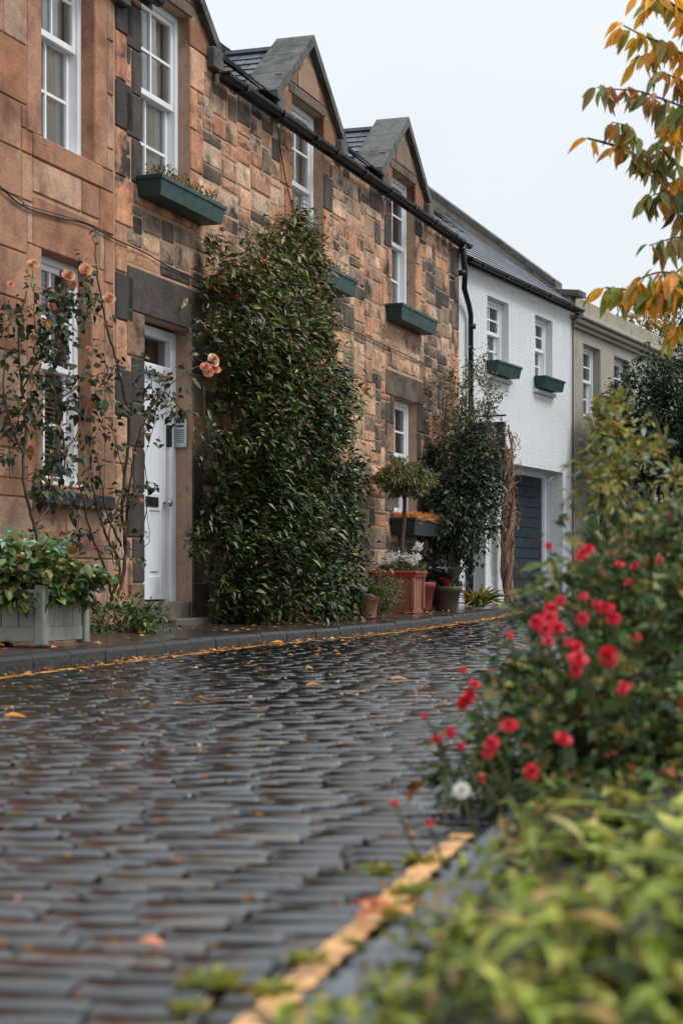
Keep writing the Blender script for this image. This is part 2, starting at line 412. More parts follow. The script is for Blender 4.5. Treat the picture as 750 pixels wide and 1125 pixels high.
def gutter(name, root, pts, r=.047):
    b = MB(); vs = []; fs = []; n = 7
    for p in pts:
        for q in range(n):
            a = math.pi * q / (n-1); vs.append((p[0], p[1] - math.cos(a)*r, p[2] - math.sin(a)*r))
    for i in range(len(pts)-1):
        for q in range(n-1): fs.append((i*n+q, i*n+q+1, (i+1)*n+q+1, (i+1)*n+q))
    b.add(vs, fs)
    b.add([(x, y*1.0, z) for x, y, z in vs[:n]], [tuple(range(n))]); b.add(vs[-n:], [tuple(range(n))])
    for i in (0, len(pts)-1):
        x, y, z = pts[i]; b.box(x-.02, x+.02, y-r-.004, y+r+.004, z-.006, z+.006)
    # fascia board behind it
    for i in range(len(pts)-1):
        (xa, ya, za), (xb, yb, zb) = pts[i], pts[i+1]
        b.add([(xa, ya+r+.01, za-.07), (xb, yb+r+.01, zb-.07), (xb, yb+r+.01, zb+.03), (xa, ya+r+.01, za+.03)], [(0,1,2,3)])
        k = xa + .4
        while k < xb: b.box(k-.012, k+.012, ya-r-.006, ya+r+.02, za-r-.006, za+.004); k += .9
    return b.build(name, M_black, root)

def gable(root, cx, hw, zb, za, ridge, half_open, ztop, depth=.28, back=2.0, tymp=(178, 150, 122)):
    """wall-head dormer: stone gable, copings, skewputts and its own little slated roof"""
    G = MB()
    G.prism([(cx-hw+.06, 4.85), (cx-half_open, 4.85), (cx-half_open, ztop), (cx+half_open, ztop), (cx+half_open, 4.85), (cx+hw-.06, 4.85), (cx+hw-.06, zb), (cx, za-.1), (cx-hw+.06, zb)], .002, depth)
    gb = G.build('dormer_gable', M_mortar, root)
    T = MB()                                             # facing stones of the gable
    T.cbox(cx-half_open-.06, cx+half_open+.06, -.014, .1, ztop+.003, ztop+.11, .01, lin(104, 88, 76))
    for sgn in (-1, 1):
        a, b_ = sorted((cx+sgn*half_open, cx+sgn*(hw-.09))); T.cbox(a, b_, -.013, .1, 4.852, ztop, .008, lin(140, 96, 68))
    def sl(x): return za - .14 - (za-.1-zb) * abs(x-cx) / hw
    z = ztop + .115
    # carved central panel
    pts = [(cx-.3, z), (cx+.3, z), (cx+.3, min(z+.12, sl(cx+.3)-.02)), (cx+.16, sl(cx+.16)-.06), (cx, sl(cx)-.12), (cx-.16, sl(cx-.16)-.06), (cx-.3, min(z+.12, sl(cx-.3)-.02))]
    T.prism(pts, -.016, .05, lin(*tymp))
    for sgn in (-1, 1):
        p = [(cx+sgn*.31, z), (cx+sgn*(hw-.22), z), (cx+sgn*.31, sl(cx+.33))]
        if sgn > 0: T.prism(p, -.01, .05, lin(132, 92, 66))
        else: T.prism(p[::-1], -.01, .05, lin(132, 92, 66))
    T.build('gable_stones', M_dress, gb)
    K = MB()
    for sgn in (-1, 1):
        x0, z0, x1, z1 = cx+sgn*(hw+.05), zb-.03, cx, za
        dx, dz = x1-x0, z1-z0; l = math.hypot(dx, dz); nx, nz = -dz/l*sgn*-1, abs(dx)/l
        th = .085; n = 3
        for i in range(n):
            a, b_ = i/n, (i+1)/n - .006
            A = (x0+dx*a, z0+dz*a); B = (x0+dx*b_, z0+dz*b_)
            if i == n-1: B = (x1, z1)
            poly = [A, B, (B[0]-nx*0, B[1]-th*1.25), (A[0], A[1]-th*1.25)]
            if sgn > 0: poly = poly[::-1]
            K.prism(poly, -.07, depth+.04)
        K.cbox(min(x0, x0-sgn*.2), max(x0, x0-sgn*.2), -.085, depth+.045, zb-.24, zb-.06, .012)
    K.build('coping', M_cope, gb)
    Rf = MB()
    for sgn in (-1, 1):
        hwr = hw; zr_, zl = ridge, ridge - (za - zb) * 1.0
        o = (cx+sgn*hwr, depth+.02, zl)
        v = Vector((-sgn*hwr, 0, zr_-zl)); Lr = v.length
        slates(Rf, o, (0, 1, 0), v, back, Lr, .13, .2)
    Rf.box(cx-.05, cx+.05, depth+.02, depth+back, ridge+.0, ridge+.035, lin(110, 116, 122))
    Rf.build('dormer_roof', M_slate, gb)
    return gb

# ------------------------------------------------------------------ house: left ashlar house
def pal(*c): return [lin(*x) for x in c]
ASH = pal((180,138,112), (172,130,104), (184,146,122), (168,124,98), (186,152,130), (160,118,94))
hs0 = 10.0; hs1 = 13.98
HA = thing('ashlar_house', 'smooth pink sandstone house at the left edge with two tall white sash windows', 'house', W1.w(hs0), W1.rot)
lo = lambda s: s - hs0
HL = [(lo(12.84), lo(13.65), 3.5, 5.05), (lo(12.84), lo(13.6), 1.13, 2.74)]
b = MB(); wall_sheet(b, 0, hs1-hs0, -.1, 5.9, HL); wA = b.build('wall', M_mortar, HA)
b = MB(); cov = []
for h in HL:
    x0, x1, z0, z1 = h; gp = .003
    for (a, c_, zz0, zz1) in ((x0-.0, x0+.004, z0, z1),): pass
# reveal linings
for (x0, x1, z0, z1) in HL:
    b.cbox(x1-.004, x1+.2, -.012, .14, z0, z1, .01, lin(170, 124, 98)); cov.append((x1, x1+.2, z0, z1))
    b.cbox(x0-.2, x0+.004, -.012, .14, z0, z1, .01, lin(172, 128, 102)); cov.append((x0-.2, x0, z0, z1))
    b.cbox(x0-.12, x1+.12, -.012, .14, z1-.003, z1+.34, .01, lin(164, 116, 90)); cov.append((x0-.12, x1+.12, z1, z1+.34))
    b.cbox(x0-.12, x1+.12, -.02, .14, z0-.16, z0+.003, .01, lin(166, 118, 92)); cov.append((x0-.12, x1+.12, z0-.16, z0))
course = []
while len(course) < 150:
    h = random.choice([8, 9, 9, 10]); course += list(range(h, 0, -1))
for (a, c_, d, e) in pack(0, hs1-hs0-.02, -.1, 5.9, HL + cov, .04, [9], [12, 14, 16, 18, 20], course):
    col = random.choice(ASH); k = random.uniform(.82, 1.15)
    if d > 2.9 and d < 4.6 and random.random() < .3: col = lin(166, 112, 80)
    stone_block(b, a, c_, d, e, .012, tuple(v*k for v in col), .0025, .001, cut=.004)
b.build('facing_stones', M_ashlar, wA)
sash_window(HA, *HL[0], rec=.1, rows=2, dress='curtain'); sash_window(HA, *HL[1], rec=.1, dress='blind')
gutter('gutter', HA, [(0, -.13, 4.96), (lo(14.5), -.13, 4.93)])
b = MB(); slates(b, (0, -.08, 5.9), (1, 0, 0), (0, 1, .65), hs1-hs0, 2.6); b.build('roof', M_slate, HA)
b = MB(); b.cbox(lo(12.72), lo(13.78), -.11, -.02, .98, 1.08, .01); b.build('sill', M_charcoal, HA)

# ------------------------------------------------------------------ house: sandstone house with three gables
g0, g1 = 13.98, 23.8
HB = thing('sandstone_house', 'long rough sandstone house with wall-head gables, dark soot stains and a white front door', 'house', W1.w(g0), W1.rot)
lo = lambda s: s - g0
TAN = pal((202,164,134), (192,150,120), (210,176,148), (186,138,106), (198,146,112), (178,146,122), (194,162,138), (208,168,134))
ORG = pal((200,142,106), (204,150,114), (190,132,98), (206,160,128))
DRK = pal((108,91,78), (128,106,88), (92,80,70), (144,120,98))
DRK2 = pal((70,61,55), (88,75,65), (60,53,49), (108,90,77))
M1 = (lo(14.43), lo(15.37), 3.5, 4.85); M2 = (lo(17.75), lo(18.66), 3.5, 4.85); M3 = (lo(20.92), lo(21.87), 3.5, 4.85)
DR = (lo(14.49), lo(15.42), .1, 2.52); MG = (lo(21.02), lo(21.95), 1.24, 2.54)
holes = [M1, M2, M3, DR, MG]
b = MB(); wall_sheet(b, 0, g1-g0, -.1, 4.85, holes, .3); wB = b.build('wall', M_mortar, HB)
b = MB(); cov = []
for h, dk in ((M1, .3), (M2, .15), (M3, .3)):
    cov += surround(b, *h, ORG, lintel=False, sill=.15, wn=(.16, .27), darkp=dk)
cov += surround(b, *DR, pal((120,96,78), (150,116,90), (96,82,72)), depth=.22, sill=0, lint=.34, wn=(.2, .3), darkp=.65)
cov += surround(b, *MG, pal((150,116,90), (112,94,82)), sill=.13, lint=.28, darkp=.45)
# quoins at both ends
z = -.1; k = 0
while z < 4.8:
    h = min(.34, 4.85 - z); w = (.2, .34)[k % 2]; k += 1
    col = random.choice(ORG if random.random() < .6 else DRK)
    b.cbox(lo(g1)-w, lo(g1)-.001, -.014, .1, z+.004, z+h-.004, .01, col); cov.append((lo(g1)-w, lo(g1), z, z+h))
    z += h
z = -.1; k = 0
while z < 4.8:
    h = min(.36, 4.85 - z); w = (.2, .3)[k % 2]; k += 1
    col = random.choice(DRK2 if random.random() < (.6 if z > 2 else .35) else (ORG if k % 3 else TAN))
    b.cbox(.012, w, -.014, .1, z+.004, z+h-.004, .01, tuple(v*(.85 + .3*((z*7.3) % 1)) for v in col)); cov.append((0, w, z, z+h))
    z += h
for (a, c_, d, e) in pack(0, g1-g0, -.1, 4.85, holes + cov, .035, [3, 4, 4, 5, 5, 6, 7], [6, 8, 10, 12, 14, 17]):
    x = (a+c_)/2 + g0; zc = (d+e)/2
    p = .14
    if x < 15.8 and zc > 2.4 and zc < 3.4: p = .75           # soot under the first window
    if x < 16.6 and zc < 2.6: p = .5
    if x > 19.2 and zc < 3.0: p = .42
    if x > 22.2: p = .5
    if zc > 4.45: p = max(p, .5)
    if x > 19.2 and zc < 1.4: p = .6
    col = random.choice(DRK2 if random.random() < .15 else DRK) if random.random() < p else random.choice(TAN if random.random() < .75 else ORG)
    kk = random.uniform(.84, 1.15)
    stone_block(b, a, c_, d, e, random.uniform(.004, .011), tuple(v*kk for v in col), random.uniform(.002, .006), .006, cut=.014)
b.build('facing_stones', M_stone, wB)
sash_window(HB, M1[0], M1[1], 3.5, 5.08); sash_window(HB, M2[0], M2[1], 3.5, 5.08); sash_window(HB, M3[0], M3[1], 3.5, 5.08, dress='net')
sash_window(HB, *MG, dress='net')
for cx, t in ((14.9, (170,132,104)), (18.2, (150,122,100)), (21.4, (128,108,92))):
    gable(HB, lo(cx), .95, 5.0, 5.76, 5.64, .46, 5.08, tymp=t)
gutter('gutter', HB, [(lo(15.8), -.14, 4.73), (lo(18.2), -.14, 4.73), (lo(g1)+.02, -.14, 4.72)])
b = MB()
for a, c_ in ((lo(15.86), lo(17.24)), (lo(19.16), lo(20.44)), (lo(22.36), lo(g1))): slates(b, (a, -.08, 4.86), (1, 0, 0), (0, 1, .85), c_-a, 2.6)
for a, c_ in ((0, lo(15.86)), (lo(17.24), lo(19.16)), (lo(20.44), lo(22.36))): slates(b, (a, .86, 4.86+.94*.85), (1, 0, 0), (0, 1, .85), c_-a, 1.37)
b.add([(0, 1.9, 6.53), (lo(g1), 1.9, 6.53), (lo(g1), 4.6, 4.8), (0, 4.6, 4.8)], [(0,1,2,3)], lin(70,74,80))
b.add([(lo(g1), .3, 4.8), (lo(g1), 1.9, 6.5), (lo(g1), 4.6, 4.8)], [(0,1,2)], lin(120,96,78))
b.build('roof', M_slate, HB)

# the white front door
D = MB(); dx0, dx1 = DR[0], DR[1]; yd = .17
D.cbox(dx0, dx0+.075, yd-.03, yd+.09, .14, 2.5, .008); D.cbox(dx1-.1, dx1, yd-.03, yd+.09, .14, 2.5, .008)
D.cbox(dx0+.075, dx1-.1, yd-.029, yd+.089, 2.42, 2.5, .008); D.cbox(dx0+.075, dx1-.1, yd-.045, yd+.089, 2.13, 2.2, .01)
frm = D.build('door_frame', M_door, HB)
D = MB(); D.add([(dx0+.075, yd+.03, 2.2), (dx1-.1, yd+.03, 2.2), (dx1-.1, yd+.03, 2.42), (dx0+.075, yd+.03, 2.42)], [(0,1,2,3)]); D.build('transom_pane', M_glass, frm)
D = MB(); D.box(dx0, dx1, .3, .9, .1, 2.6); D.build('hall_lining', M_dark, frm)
D = MB(); a, c_ = dx0+.079, dx1-.115; y0 = yd+.01
D.box(a, c_, y0+.012, y0+.045, .31, 2.125)
st = .1
for (p, q) in ((a, a+st), (c_-st, c_), ((a+c_)/2-.045, (a+c_)/2+.045)): D.cbox(p, q, y0, y0+.02, .312, 2.123, .004)
for (p, q) in ((.312, .5), (1.03, 1.17), (1.95, 2.123), (1.42, 1.42)):
    if q > p:
        for (u0, u1) in ((a+st, (a+c_)/2-.045), ((a+c_)/2+.045, c_-st)): D.cbox(u0, u1, y0+.001, y0+.02, p, q, .004)
for (p, q) in ((.5, 1.03), (1.17, 1.95)):
    for (u0, u1) in ((a+st, (a+c_)/2-.045), ((a+c_)/2+.045, c_-st)): D.cbox(u0+.035, u1-.035, y0+.003, y0+.018, p+.035, q-.035, .006)
dr = D.build('door', M_door, HB)
D = MB(); D.lathe([(.012, 0), (.012, .03), (.03, .042), (.034, .055), (.026, .07), (.0, .074)], 14)
kn = D.build('door_knob', M_metal, dr, True); kn.location = (c_-.05, y0, 1.1); kn.rotation_euler = (R(90), 0, 0)
D = MB(); D.cbox((a+c_)/2-.03, c_-.16, y0-.008, y0+.002, 1.06, 1.14, .003); D.build('letterbox', M_bronze, dr)
D = MB(); D.cbox(c_+.003, c_+.035, y0-.04, y0, 1.56, 1.74, .003); D.build('door_lock', M_black, dr)
D = MB(); D.cbox(dx0-.0, dx1+.0, .0, .3, .1, .298, .012, lin(120,108,98)); D.cbox(dx0-.1, dx1+.12, -.16, .02, .08, .165, .012, lin(96,86,78)); D.build('doorstep', M_dress, HB)
# entry phone on the right post
D = MB(); D.cbox(dx1-.05, dx1-.006, .03, .135, 1.56, 1.83, .005); ip = D.build('intercom', M_metal, HB)
D = MB(); D.box(dx1-.0525, dx1-.0495, .045, .12, 1.76, 1.805); D.build('nameplate', M_bronze, ip)
D = MB()
for k in range(7): D.box(dx1-.052, dx1-.0495, .05, .115, 1.60+k*.016, 1.607+k*.016)
D.box(dx1-.052, dx1-.0495, .05, .115, 1.725, 1.742)
D.build('speaker_grille', M_bronze, ip)

# swan-neck downpipe at the right end
D = MB()
gx = lo(g1)-.25
D.tube([(gx, -.14, 4.74), (gx, -.14, 4.55), (gx+.03, -.15, 4.3), (gx+.1, -.12, 4.16), (gx+.42, -.1, 3.98), (gx+.5, -.1, 3.88), (gx+.5, -.1, .2)], [.035]*7, 10)
for z in (4.6, 4.3, 3.7, 2.6, 1.5): 
    xx = gx if z > 4.2 else gx+.5; D.tube([(xx, -.12, z), (xx, -.12, z+.06)], .048, 10)
D.build('downpipe', M_black, HB, True)

# ------------------------------------------------------------------ white house
HW = thing('white_house', 'white harled mews house with a dark garage door and two small sash windows', 'house', W2.w(0), W2.rot)
w1 = 4.69
A1 = (1.05, 1.88, 3.32, 4.25); A2 = (2.98, 3.76, 3.32, 4.26); GA = (1.93, 4.25, .1, 2.08); DW = (.25, .98, .1, 2.15)
b = MB(); wall_sheet(b, .0, w1, -.1, 4.58, [A1, A2, GA, DW], .34); wW = b.build('wall', M_harl, HW)
sash_window(HW, *A1, rec=.1, dress='net'); sash_window(HW, *A2, rec=.1, dress='net')
for A in (A1, A2): b = MB(); b.cbox(A[0]-.06, A[1]+.06, -.05, .03, A[2]-.17, A[2]-.12, .008); b.build('sill', M_harl, HW)
b = MB(); b.box(GA[0]+.06, GA[1]-.06, .34, .42, .12, 2.0); gd = None
n = 12; zz = .2; hh = (2.0-.2)/n; 
for k in range(n):
    b.cbox(GA[0]+.06, GA[1]-.06, .31, .345, zz+k*hh+.004, zz+(k+1)*hh-.004, .006)
gd = b.build('garage_door', M_navy, HW)
b = MB(); b.cbox(GA[0], GA[0]+.06, .26, .4, .1, 2.08, .006); b.cbox(GA[1]-.06, GA[1], .26, .4, .1, 2.08, .006); b.cbox(GA[0]+.06, GA[1]-.06, .261, .399, 2.0, 2.08, .006)
b.build('garage_frame', M_white, HW)
b = MB(); hx = 2.55; hz = 1.15                              # white letter-like emblem on the door
b.box(hx, hx+.03, .296, .309, hz, hz+.13); b.box(hx+.085, hx+.115, .296, .309, hz-.02, hz+.12); b.box(hx+.031, hx+.084, .297, .309, hz+.05, hz+.078)
b.build('house_letter', M_text, gd)
b = MB(); b.cbox(hx+.5, hx+.53, .28, .31, hz+.06, hz+.12, .003); b.build('door_handle', M_metal, gd)
b = MB(); b.cbox(DW[0]+.05, DW[1]-.05, .22, .27, .16, 2.1, .006)
for k in range(5): b.box(DW[0]+.1+k*.11, DW[0]+.19+k*.11, .212, .221, .25, 2.0)
fd = b.build('front_door', M_navy, HW)
b = MB(); b.cbox(DW[0], DW[0]+.05, .18, .3, .1, 2.15, .005); b.cbox(DW[1]-.05, DW[1], .18, .3, .1, 2.15, .005); b.cbox(DW[0]+.05, DW[1]-.05, .181, .299, 2.1, 2.15, .005)
b.build('door_frame', M_white, HW)
gutter('gutter', HW, [(.06, -.14, 4.56), (w1+.05, -.14, 4.55)])
b = MB(); b.tube([(w1-.06, -.13, 4.5), (w1-.06, -.03, 4.38), (w1-.06, -.03, .2)], [.012, .012, .012], 6); b.build('wall_cable', M_black, HW)
b = MB(); slates(b, (-.05, -.08, 4.6), (1, 0, 0), (0, 1, .74), w1+.05-.1, 3.8, .16, .22, (96, 102, 110)); b.build('roof', M_slate, HW)
b = MB(); b.box(-.1, 0, 0, 3, 0, 4.6); 
# party wall with a sloping coping
b = MB(); pw = []
for x0, x1 in ((w1-.1, w1+.14),):
    sec = [(.0, 4.4), (3.0, 4.4), (3.0, 7.06), (.25, 4.93), (.0, 4.76)]
    nS = len(sec); vs = [(x0, y, z) for y, z in sec] + [(x1, y, z) for y, z in sec]
    b.add(vs, [tuple(range(nS)), tuple(range(2*nS-1, nS-1, -1))] + [(i, i+nS, (i+1) % nS+nS, (i+1) % nS) for i in range(nS)])
b.build('party_wall', M_copepale, HW)
b = MB()
for (ya, za, yb, zb_) in ((-.16, 4.74, .22, 4.78), (.22, 4.91, 3.02, 7.08)):
    x0, x1 = w1-.15, w1+.19
    vs = [(x0, ya, za), (x1, ya, za), (x1, yb, zb_), (x0, yb, zb_)]; vs += [(p[0], p[1], p[2]+.09) for p in vs]
    b.add(vs, [(0,3,2,1),(4,5,6,7),(0,1,5,4),(1,2,6,5),(2,3,7,6),(3,0,4,7)])
b.build('coping', M_cope, HW)

# ------------------------------------------------------------------ grey house
HG = thing('grey_house', 'beige-grey rendered house with a parapet and moulded cornice beyond the white house', 'house', W2.w(w1), W2.rot)
lo = lambda s: s - w1
GW = [(lo(5.24), lo(6.15), 3.02, 4.13), (lo(6.9), lo(7.8), 3.02, 4.13), (lo(8.75), lo(9.6), 3.02, 4.13)]
GD = [(lo(5.47), lo(6.42), .1, 2.1), (lo(7.0), lo(9.2), .1, 2.25)]
b = MB(); wall_sheet(b, .0, 9.0, -.1, 4.3, GW + GD, .32); b.build('wall', M_grey, HG)
for h in GW: sash_window(HG, *h, rec=.12, dress='curtain' if h is GW[0] else 'net')
b = MB(); b.cbox(-.0, 9.0, -.06, .32, 4.3, 4.36, .01); b.cbox(-.0, 9.0, -.13, .32, 4.36, 4.43, .015); b.cbox(-.0, 9.0, -.19, .32, 4.43, 4.5, .015)
b.build('cornice', M_grey, HG)
b = MB()
x = 0
while x < 9: b.cbox(x+.004, min(x+.85, 9)-.004, .0, .3, 4.503, 4.8, .01); x += .85
b.build('parapet', M_copepale, HG)
b = MB(); b.cbox(GD[0][0], GD[0][0]+.06, .1, .2, .1, 2.1, .006); b.cbox(GD[0][1]-.09, GD[0][1], .1, .2, .1, 2.1, .006); b.cbox(GD[0][0]+.06, GD[0][1]-.09, .101, .199, 2.0, 2.1, .006)
b.build('door_frame', M_white, HG)
b = MB(); b.cbox(GD[0][0]+.06, GD[0][1]-.09, .14, .19, .15, 2.0, .006)
for k in range(2):
    for (p, q) in ((.3, 1.0), (1.1, 1.85)): b.cbox(GD[0][0]+.14+k*.36, GD[0][0]+.42+k*.36, .128, .142, p, q, .006)
b.build('front_door', M_navy, HG)
b = MB(); b.box(GD[1][0], GD[1][1], .16, .22, .1, 2.25)
x = GD[1][0]
while x < GD[1][1]: b.box(x+.006, min(x+.11, GD[1][1])-.006, .148, .162, .13, 2.24); x += .11
b.build('double_door', M_navy, HG)
b = MB(); b.box(0, 9, .32, 4, 4.2, 4.5); b.build('roof', M_cope, HG)

# ------------------------------------------------------------------ ground, road, pavement, kerbs, lines
G = MB(); G.add([(-400, -200, -.06), (400, -200, -.06), (400, 900, -.06), (-400, 900, -.06)], [(0,1,2,3)]); struct(G.build('ground', M_soil))
LK = [(-3.75, 0), (-3.1, 2.6), (-1.646, 8.56), (-1.375, 9.75), (-1.009, 11.24), (-.51, 13.3), (.287, 15.15), (1.505, 19.7), (2.37, 23.6), (4.6, 27.8), (8.0, 34.5)]
RK = [(-.5, 0), (-.098, 1.83), (.163, 3.02), (.9, 6.2), (2.3, 11.5), (4.9, 20), (9.0, 31)]
def interp(line, Z):
    xs = [p[1] for p in line]; return np.interp(Z, xs, [p[0] for p in line])
def smooth_line(line, n=70):
    zs = np.linspace(line[0][1], line[-1][1], n*6); x = interp(line, zs)
    k = np.ones(31)/31; xp = np.pad(x, 15, mode='reflect', reflect_type='odd'); x = np.convolve(xp, k, 'valid')
    i = np.linspace(0, len(zs)-1, n).astype(int); return [(float(x[j]), float(zs[j])) for j in i]
LK = smooth_line(LK); RK = smooth_line(RK)
def strip(mb, line, a, b_, za, zb_, jit=0):
    """band between offsets a..b_ (metres to the right of the line)"""
    vs = []
    for i, (x, y) in enumerate(line):
        p, q = line[max(i-1, 0)], line[min(i+1, len(line)-1)]; d = Vector((q[0]-p[0], q[1]-p[1])).normalized(); n = Vector((d.y, -d.x))
        j1, j2 = random.uniform(-jit, jit), random.uniform(-jit, jit)
        vs += [(x+n.x*(a+j1), y+n.y*(a+j1), zr(y)+za), (x+n.x*(b_+j2), y+n.y*(b_+j2), zr(y)+zb_)]
    mb.add(vs, [(2*i, 2*i+1, 2*i+3, 2*i+2) for i in range(len(line)-1)])
# road bed
b = MB(); vs = []
for i in range(71):
    y = 34 * i / 70; a, c_ = interp(LK, y) - .05, interp(RK, y) + .3
    vs += [(a, y, zr(y)-.022), (c_, y, zr(y)-.022)]
b.add(vs, [(2*i, 2*i+1, 2*i+3, 2*i+2) for i in range(70)]); rb = struct(b.build('road', M_bed))
# setts
ang = R(15); du = np.array([math.cos(ang), -math.sin(ang)]); dv = np.array([math.sin(ang), math.cos(ang)])
rects = []
v = .2; rowi = 0
while v < 30:
    rd = random.uniform(.072, .082); u = -6 + random.uniform(0, .2); wob = random.uniform(-.01, .01)
    while u < 9:
        w = random.uniform(.12, .21)
        cx, cy = du*(u+w/2) + dv*(v+rd/2)
        if 1.2 < cy < 27 and interp(LK, cy) + .03 < cx < interp(RK, cy) + .1 and cx > -(cy*.215 + .4): rects.append((u, w, v + random.uniform(-.002, .002), rd))
        u += w
    v += rd; rowi += 1
n = len(rects); RR = np.array(rects); gw = rng.uniform(.005, .012, n); gd_ = rng.uniform(.016, .028, n)
ts = [0, .07, .93, 1.0]; qs = [0, .06, .17, .85, .95, 1.0]; qz = [-.036, -.006, -.0004, .0006, -.003, -.036]; V = np.zeros((n, 24, 3))
hgt = rng.normal(0, .0014, n) + .0015*np.sin(RR[:, 2]*147.0); tx = rng.normal(0, .006, n); ty = rng.normal(.085, .035, n)
for i, t in enumerate(ts):
    for j, q in enumerate(qs):
        u = RR[:, 0] + gw/2 + (RR[:, 1]-gw)*t + rng.normal(0, .0015, n); v_ = RR[:, 2] + gd_/2 + (RR[:, 3]-gd_)*q + rng.normal(0, .0011, n)
        edge = (i in (0, 3)) or (j in (0, 5))
        z = qz[j] + (-.007 if i in (0, 3) else 0) + hgt + (t-.5)*RR[:, 1]*tx + (q-.5)*RR[:, 3]*ty + (0 if edge else 1)*rng.normal(0, .0006, n)
        P = u[:, None]*du + v_[:, None]*dv
        V[:, 4*j+i, 0] = P[:, 0]; V[:, 4*j+i, 1] = P[:, 1]; V[:, 4*j+i, 2] = z + np.maximum(0, (P[:, 1]-14)*.006)
qd = np.array([(4*j+i, 4*j+i+1, 4*j+i+5, 4*j+i+4) for j in range(5) for i in range(3)])
T = (qd[None] + (np.arange(n)*24)[:, None, None]).reshape(-1, 4)
colr = pick([(6, (15,18,22)), (3, (27,30,34)), (1.4, (38,32,28)), (.8, (56,44,34)), (3, (16,18,20))], n, .15)
se = np_mesh('road_setts', V.reshape(-1, 3), T, np.repeat(colr, 24, axis=0), M_sett); struct(se)
# left kerb
b = MB(); line = LK; d = 0
for i in range(len(line)-1):
    (xa, ya), (xb, yb) = line[i], line[i+1]
    if yb > 24.5: break
    dd = Vector((xb-xa, yb-ya)); L = dd.length; dd.normalize(); nn = Vector((-dd.y, dd.x)); k = random.uniform(.7, 1.2)
    col = tuple(c*k for c in lin(26, 27, 28)); e = .006; zA, zB = zr(ya), zr(yb); h = .082 + random.uniform(-.004, .004)
    pts = []
    for (o_, hh) in ((0, -.05), (.004, h-.02), (.022, h), (.15, h), (.15, -.05)):
        for (p, zz, s_) in (((xa, ya), zA, e), ((xb, yb), zB, -e)):
            q = Vector(p) + dd*s_ + nn*(o_ + random.uniform(-.002, .002)); pts.append((q.x, q.y, zz+hh))
    fs = [(2*m, 2*m+1, 2*m+3, 2*m+2) for m in range(4)] + [(0, 2, 4, 6, 8), (1, 9, 7, 5, 3)]
    b.add(pts, fs, col)
struct(b.build('kerb', M_kerb))
b = MB(); strip(b, [p for p in LK if p[1] < 24.3], .05, .13, .002, .002, .007); struct(b.build('yellow_line', M_yellow))
fine = [(float(interp(RK, y)), float(y)) for y in np.linspace(.8, 3.15, 150)]
b = MB(); strip(b, fine, .0, .038, .005, .005, .005); struct(b.build('worn_line', M_pink))
# pavement: kerb back to the house walls
b = MB(); vs = []
for i in range(60):
    y = 1.0 + i * .4
    a = interp(LK, y) - .13; wx = (y*.341 - 6.204) if y < 22.4 else (.4692*y - 9.08)
    vs += [(a, y, zr(y)+.079), (min(wx - .25, a-.05), y, zr(y)+.125)]
b.add(vs, [(2*i, 2*i+1, 2*i+3, 2*i+2) for i in range(59)]); struct(b.build('pavement', M_pave))
# right kerb stones and planted bed
b = MB(); y = .8
while y < 6.4:
    L = random.uniform(.45, .7); xa, xb = interp(RK, y), interp(RK, y+L); k = random.uniform(.8, 1.2)
    Mx = Matrix.Translation((float(xa)+.058, y, 0)) @ Matrix.Rotation(-math.atan2(float(xb-xa), L), 4, 'Z')
    b.cbox(0, .1, .004, L-.004, -.05, .012, .008, tuple(c*k for c in lin(96, 102, 108)), Mx); y += L
struct(b.build('kerb_edging', M_kerb))
b = MB(); vs = []; n = 60; m_ = 24
for i in range(n):
    y = .4 + i*.5
    for j in range(m_):
        t = j/(m_-1); x = interp(RK, y) + .16 + t*t*9
        vs.append((x, y, .02 + .06*min(t*6, 1) + random.uniform(-.012, .012)))
b.add(vs, [(i*m_+j, i*m_+j+1, (i+1)*m_+j+1, (i+1)*m_+j) for i in range(n-1) for j in range(m_-1)]); o = b.build('planting_bed', M_soil, None, True); struct(o)
# ------------------------------------------------------------------ vegetation helpers
def rand_dirs(n): return nrm(rng.normal(0, 1, (n, 3)))
def clumped(n, centre, radii, clumps, cr, shell=.55, cut=None):
    """leaf base points gathered in clumps through an ellipsoid; returns points and outward directions"""
    d = rand_dirs(clumps); r = (shell + (1-shell)*rng.random((clumps, 1))**.6)
    r[: clumps//4] *= .6
    cc = d*r; k = rng.integers(0, clumps, n)
    off = rng.normal(0, 1, (n, 3))*cr*rng.uniform(.5, 1.3, (clumps, 1))[k]
    P = (cc[k] + off)
    out_ = nrm(P*.7 + off*1.5 + rng.normal(0, .25, (n, 3)))
    P = P*np.array(radii) + np.array(centre)
    if cut is not None:
        m = cut(P); P, out_ = P[m], out_[m]
    return P, out_
def foliage(name, P, O, L, asp, pal_, m, parent, shape='small', droop=.2, lj=.3, hang=.0, jit=.2, zfade=None, flat=.6):
    n = len(P); D = nrm(O + rng.normal(0, .45, (n, 3)) + np.array([[0, 0, -hang]]))
    N = nrm(rng.normal(0, .5, (n, 3)) + np.array([[0, 0, 1.0]])*flat*2 + O*.3)
    Ls = (L*(1+rng.normal(0, lj, n))).clip(L*.35, L*2)
    return leaves(name, P, D, N, Ls, Ls*asp, pick(pal_, n, jit), m, parent, shape, droop)
def wobble(a, b, n=7, amp=.03, sag=0):
    a, b = Vector(a), Vector(b); res = []
    for i in range(n):
        t = i/(n-1); k = math.sin(t*math.pi)
        res.append(a.lerp(b, t) + Vector([random.uniform(-amp, amp) for _ in range(3)])*min(1, k*2) + Vector((0, 0, -sag*k)))
    return res
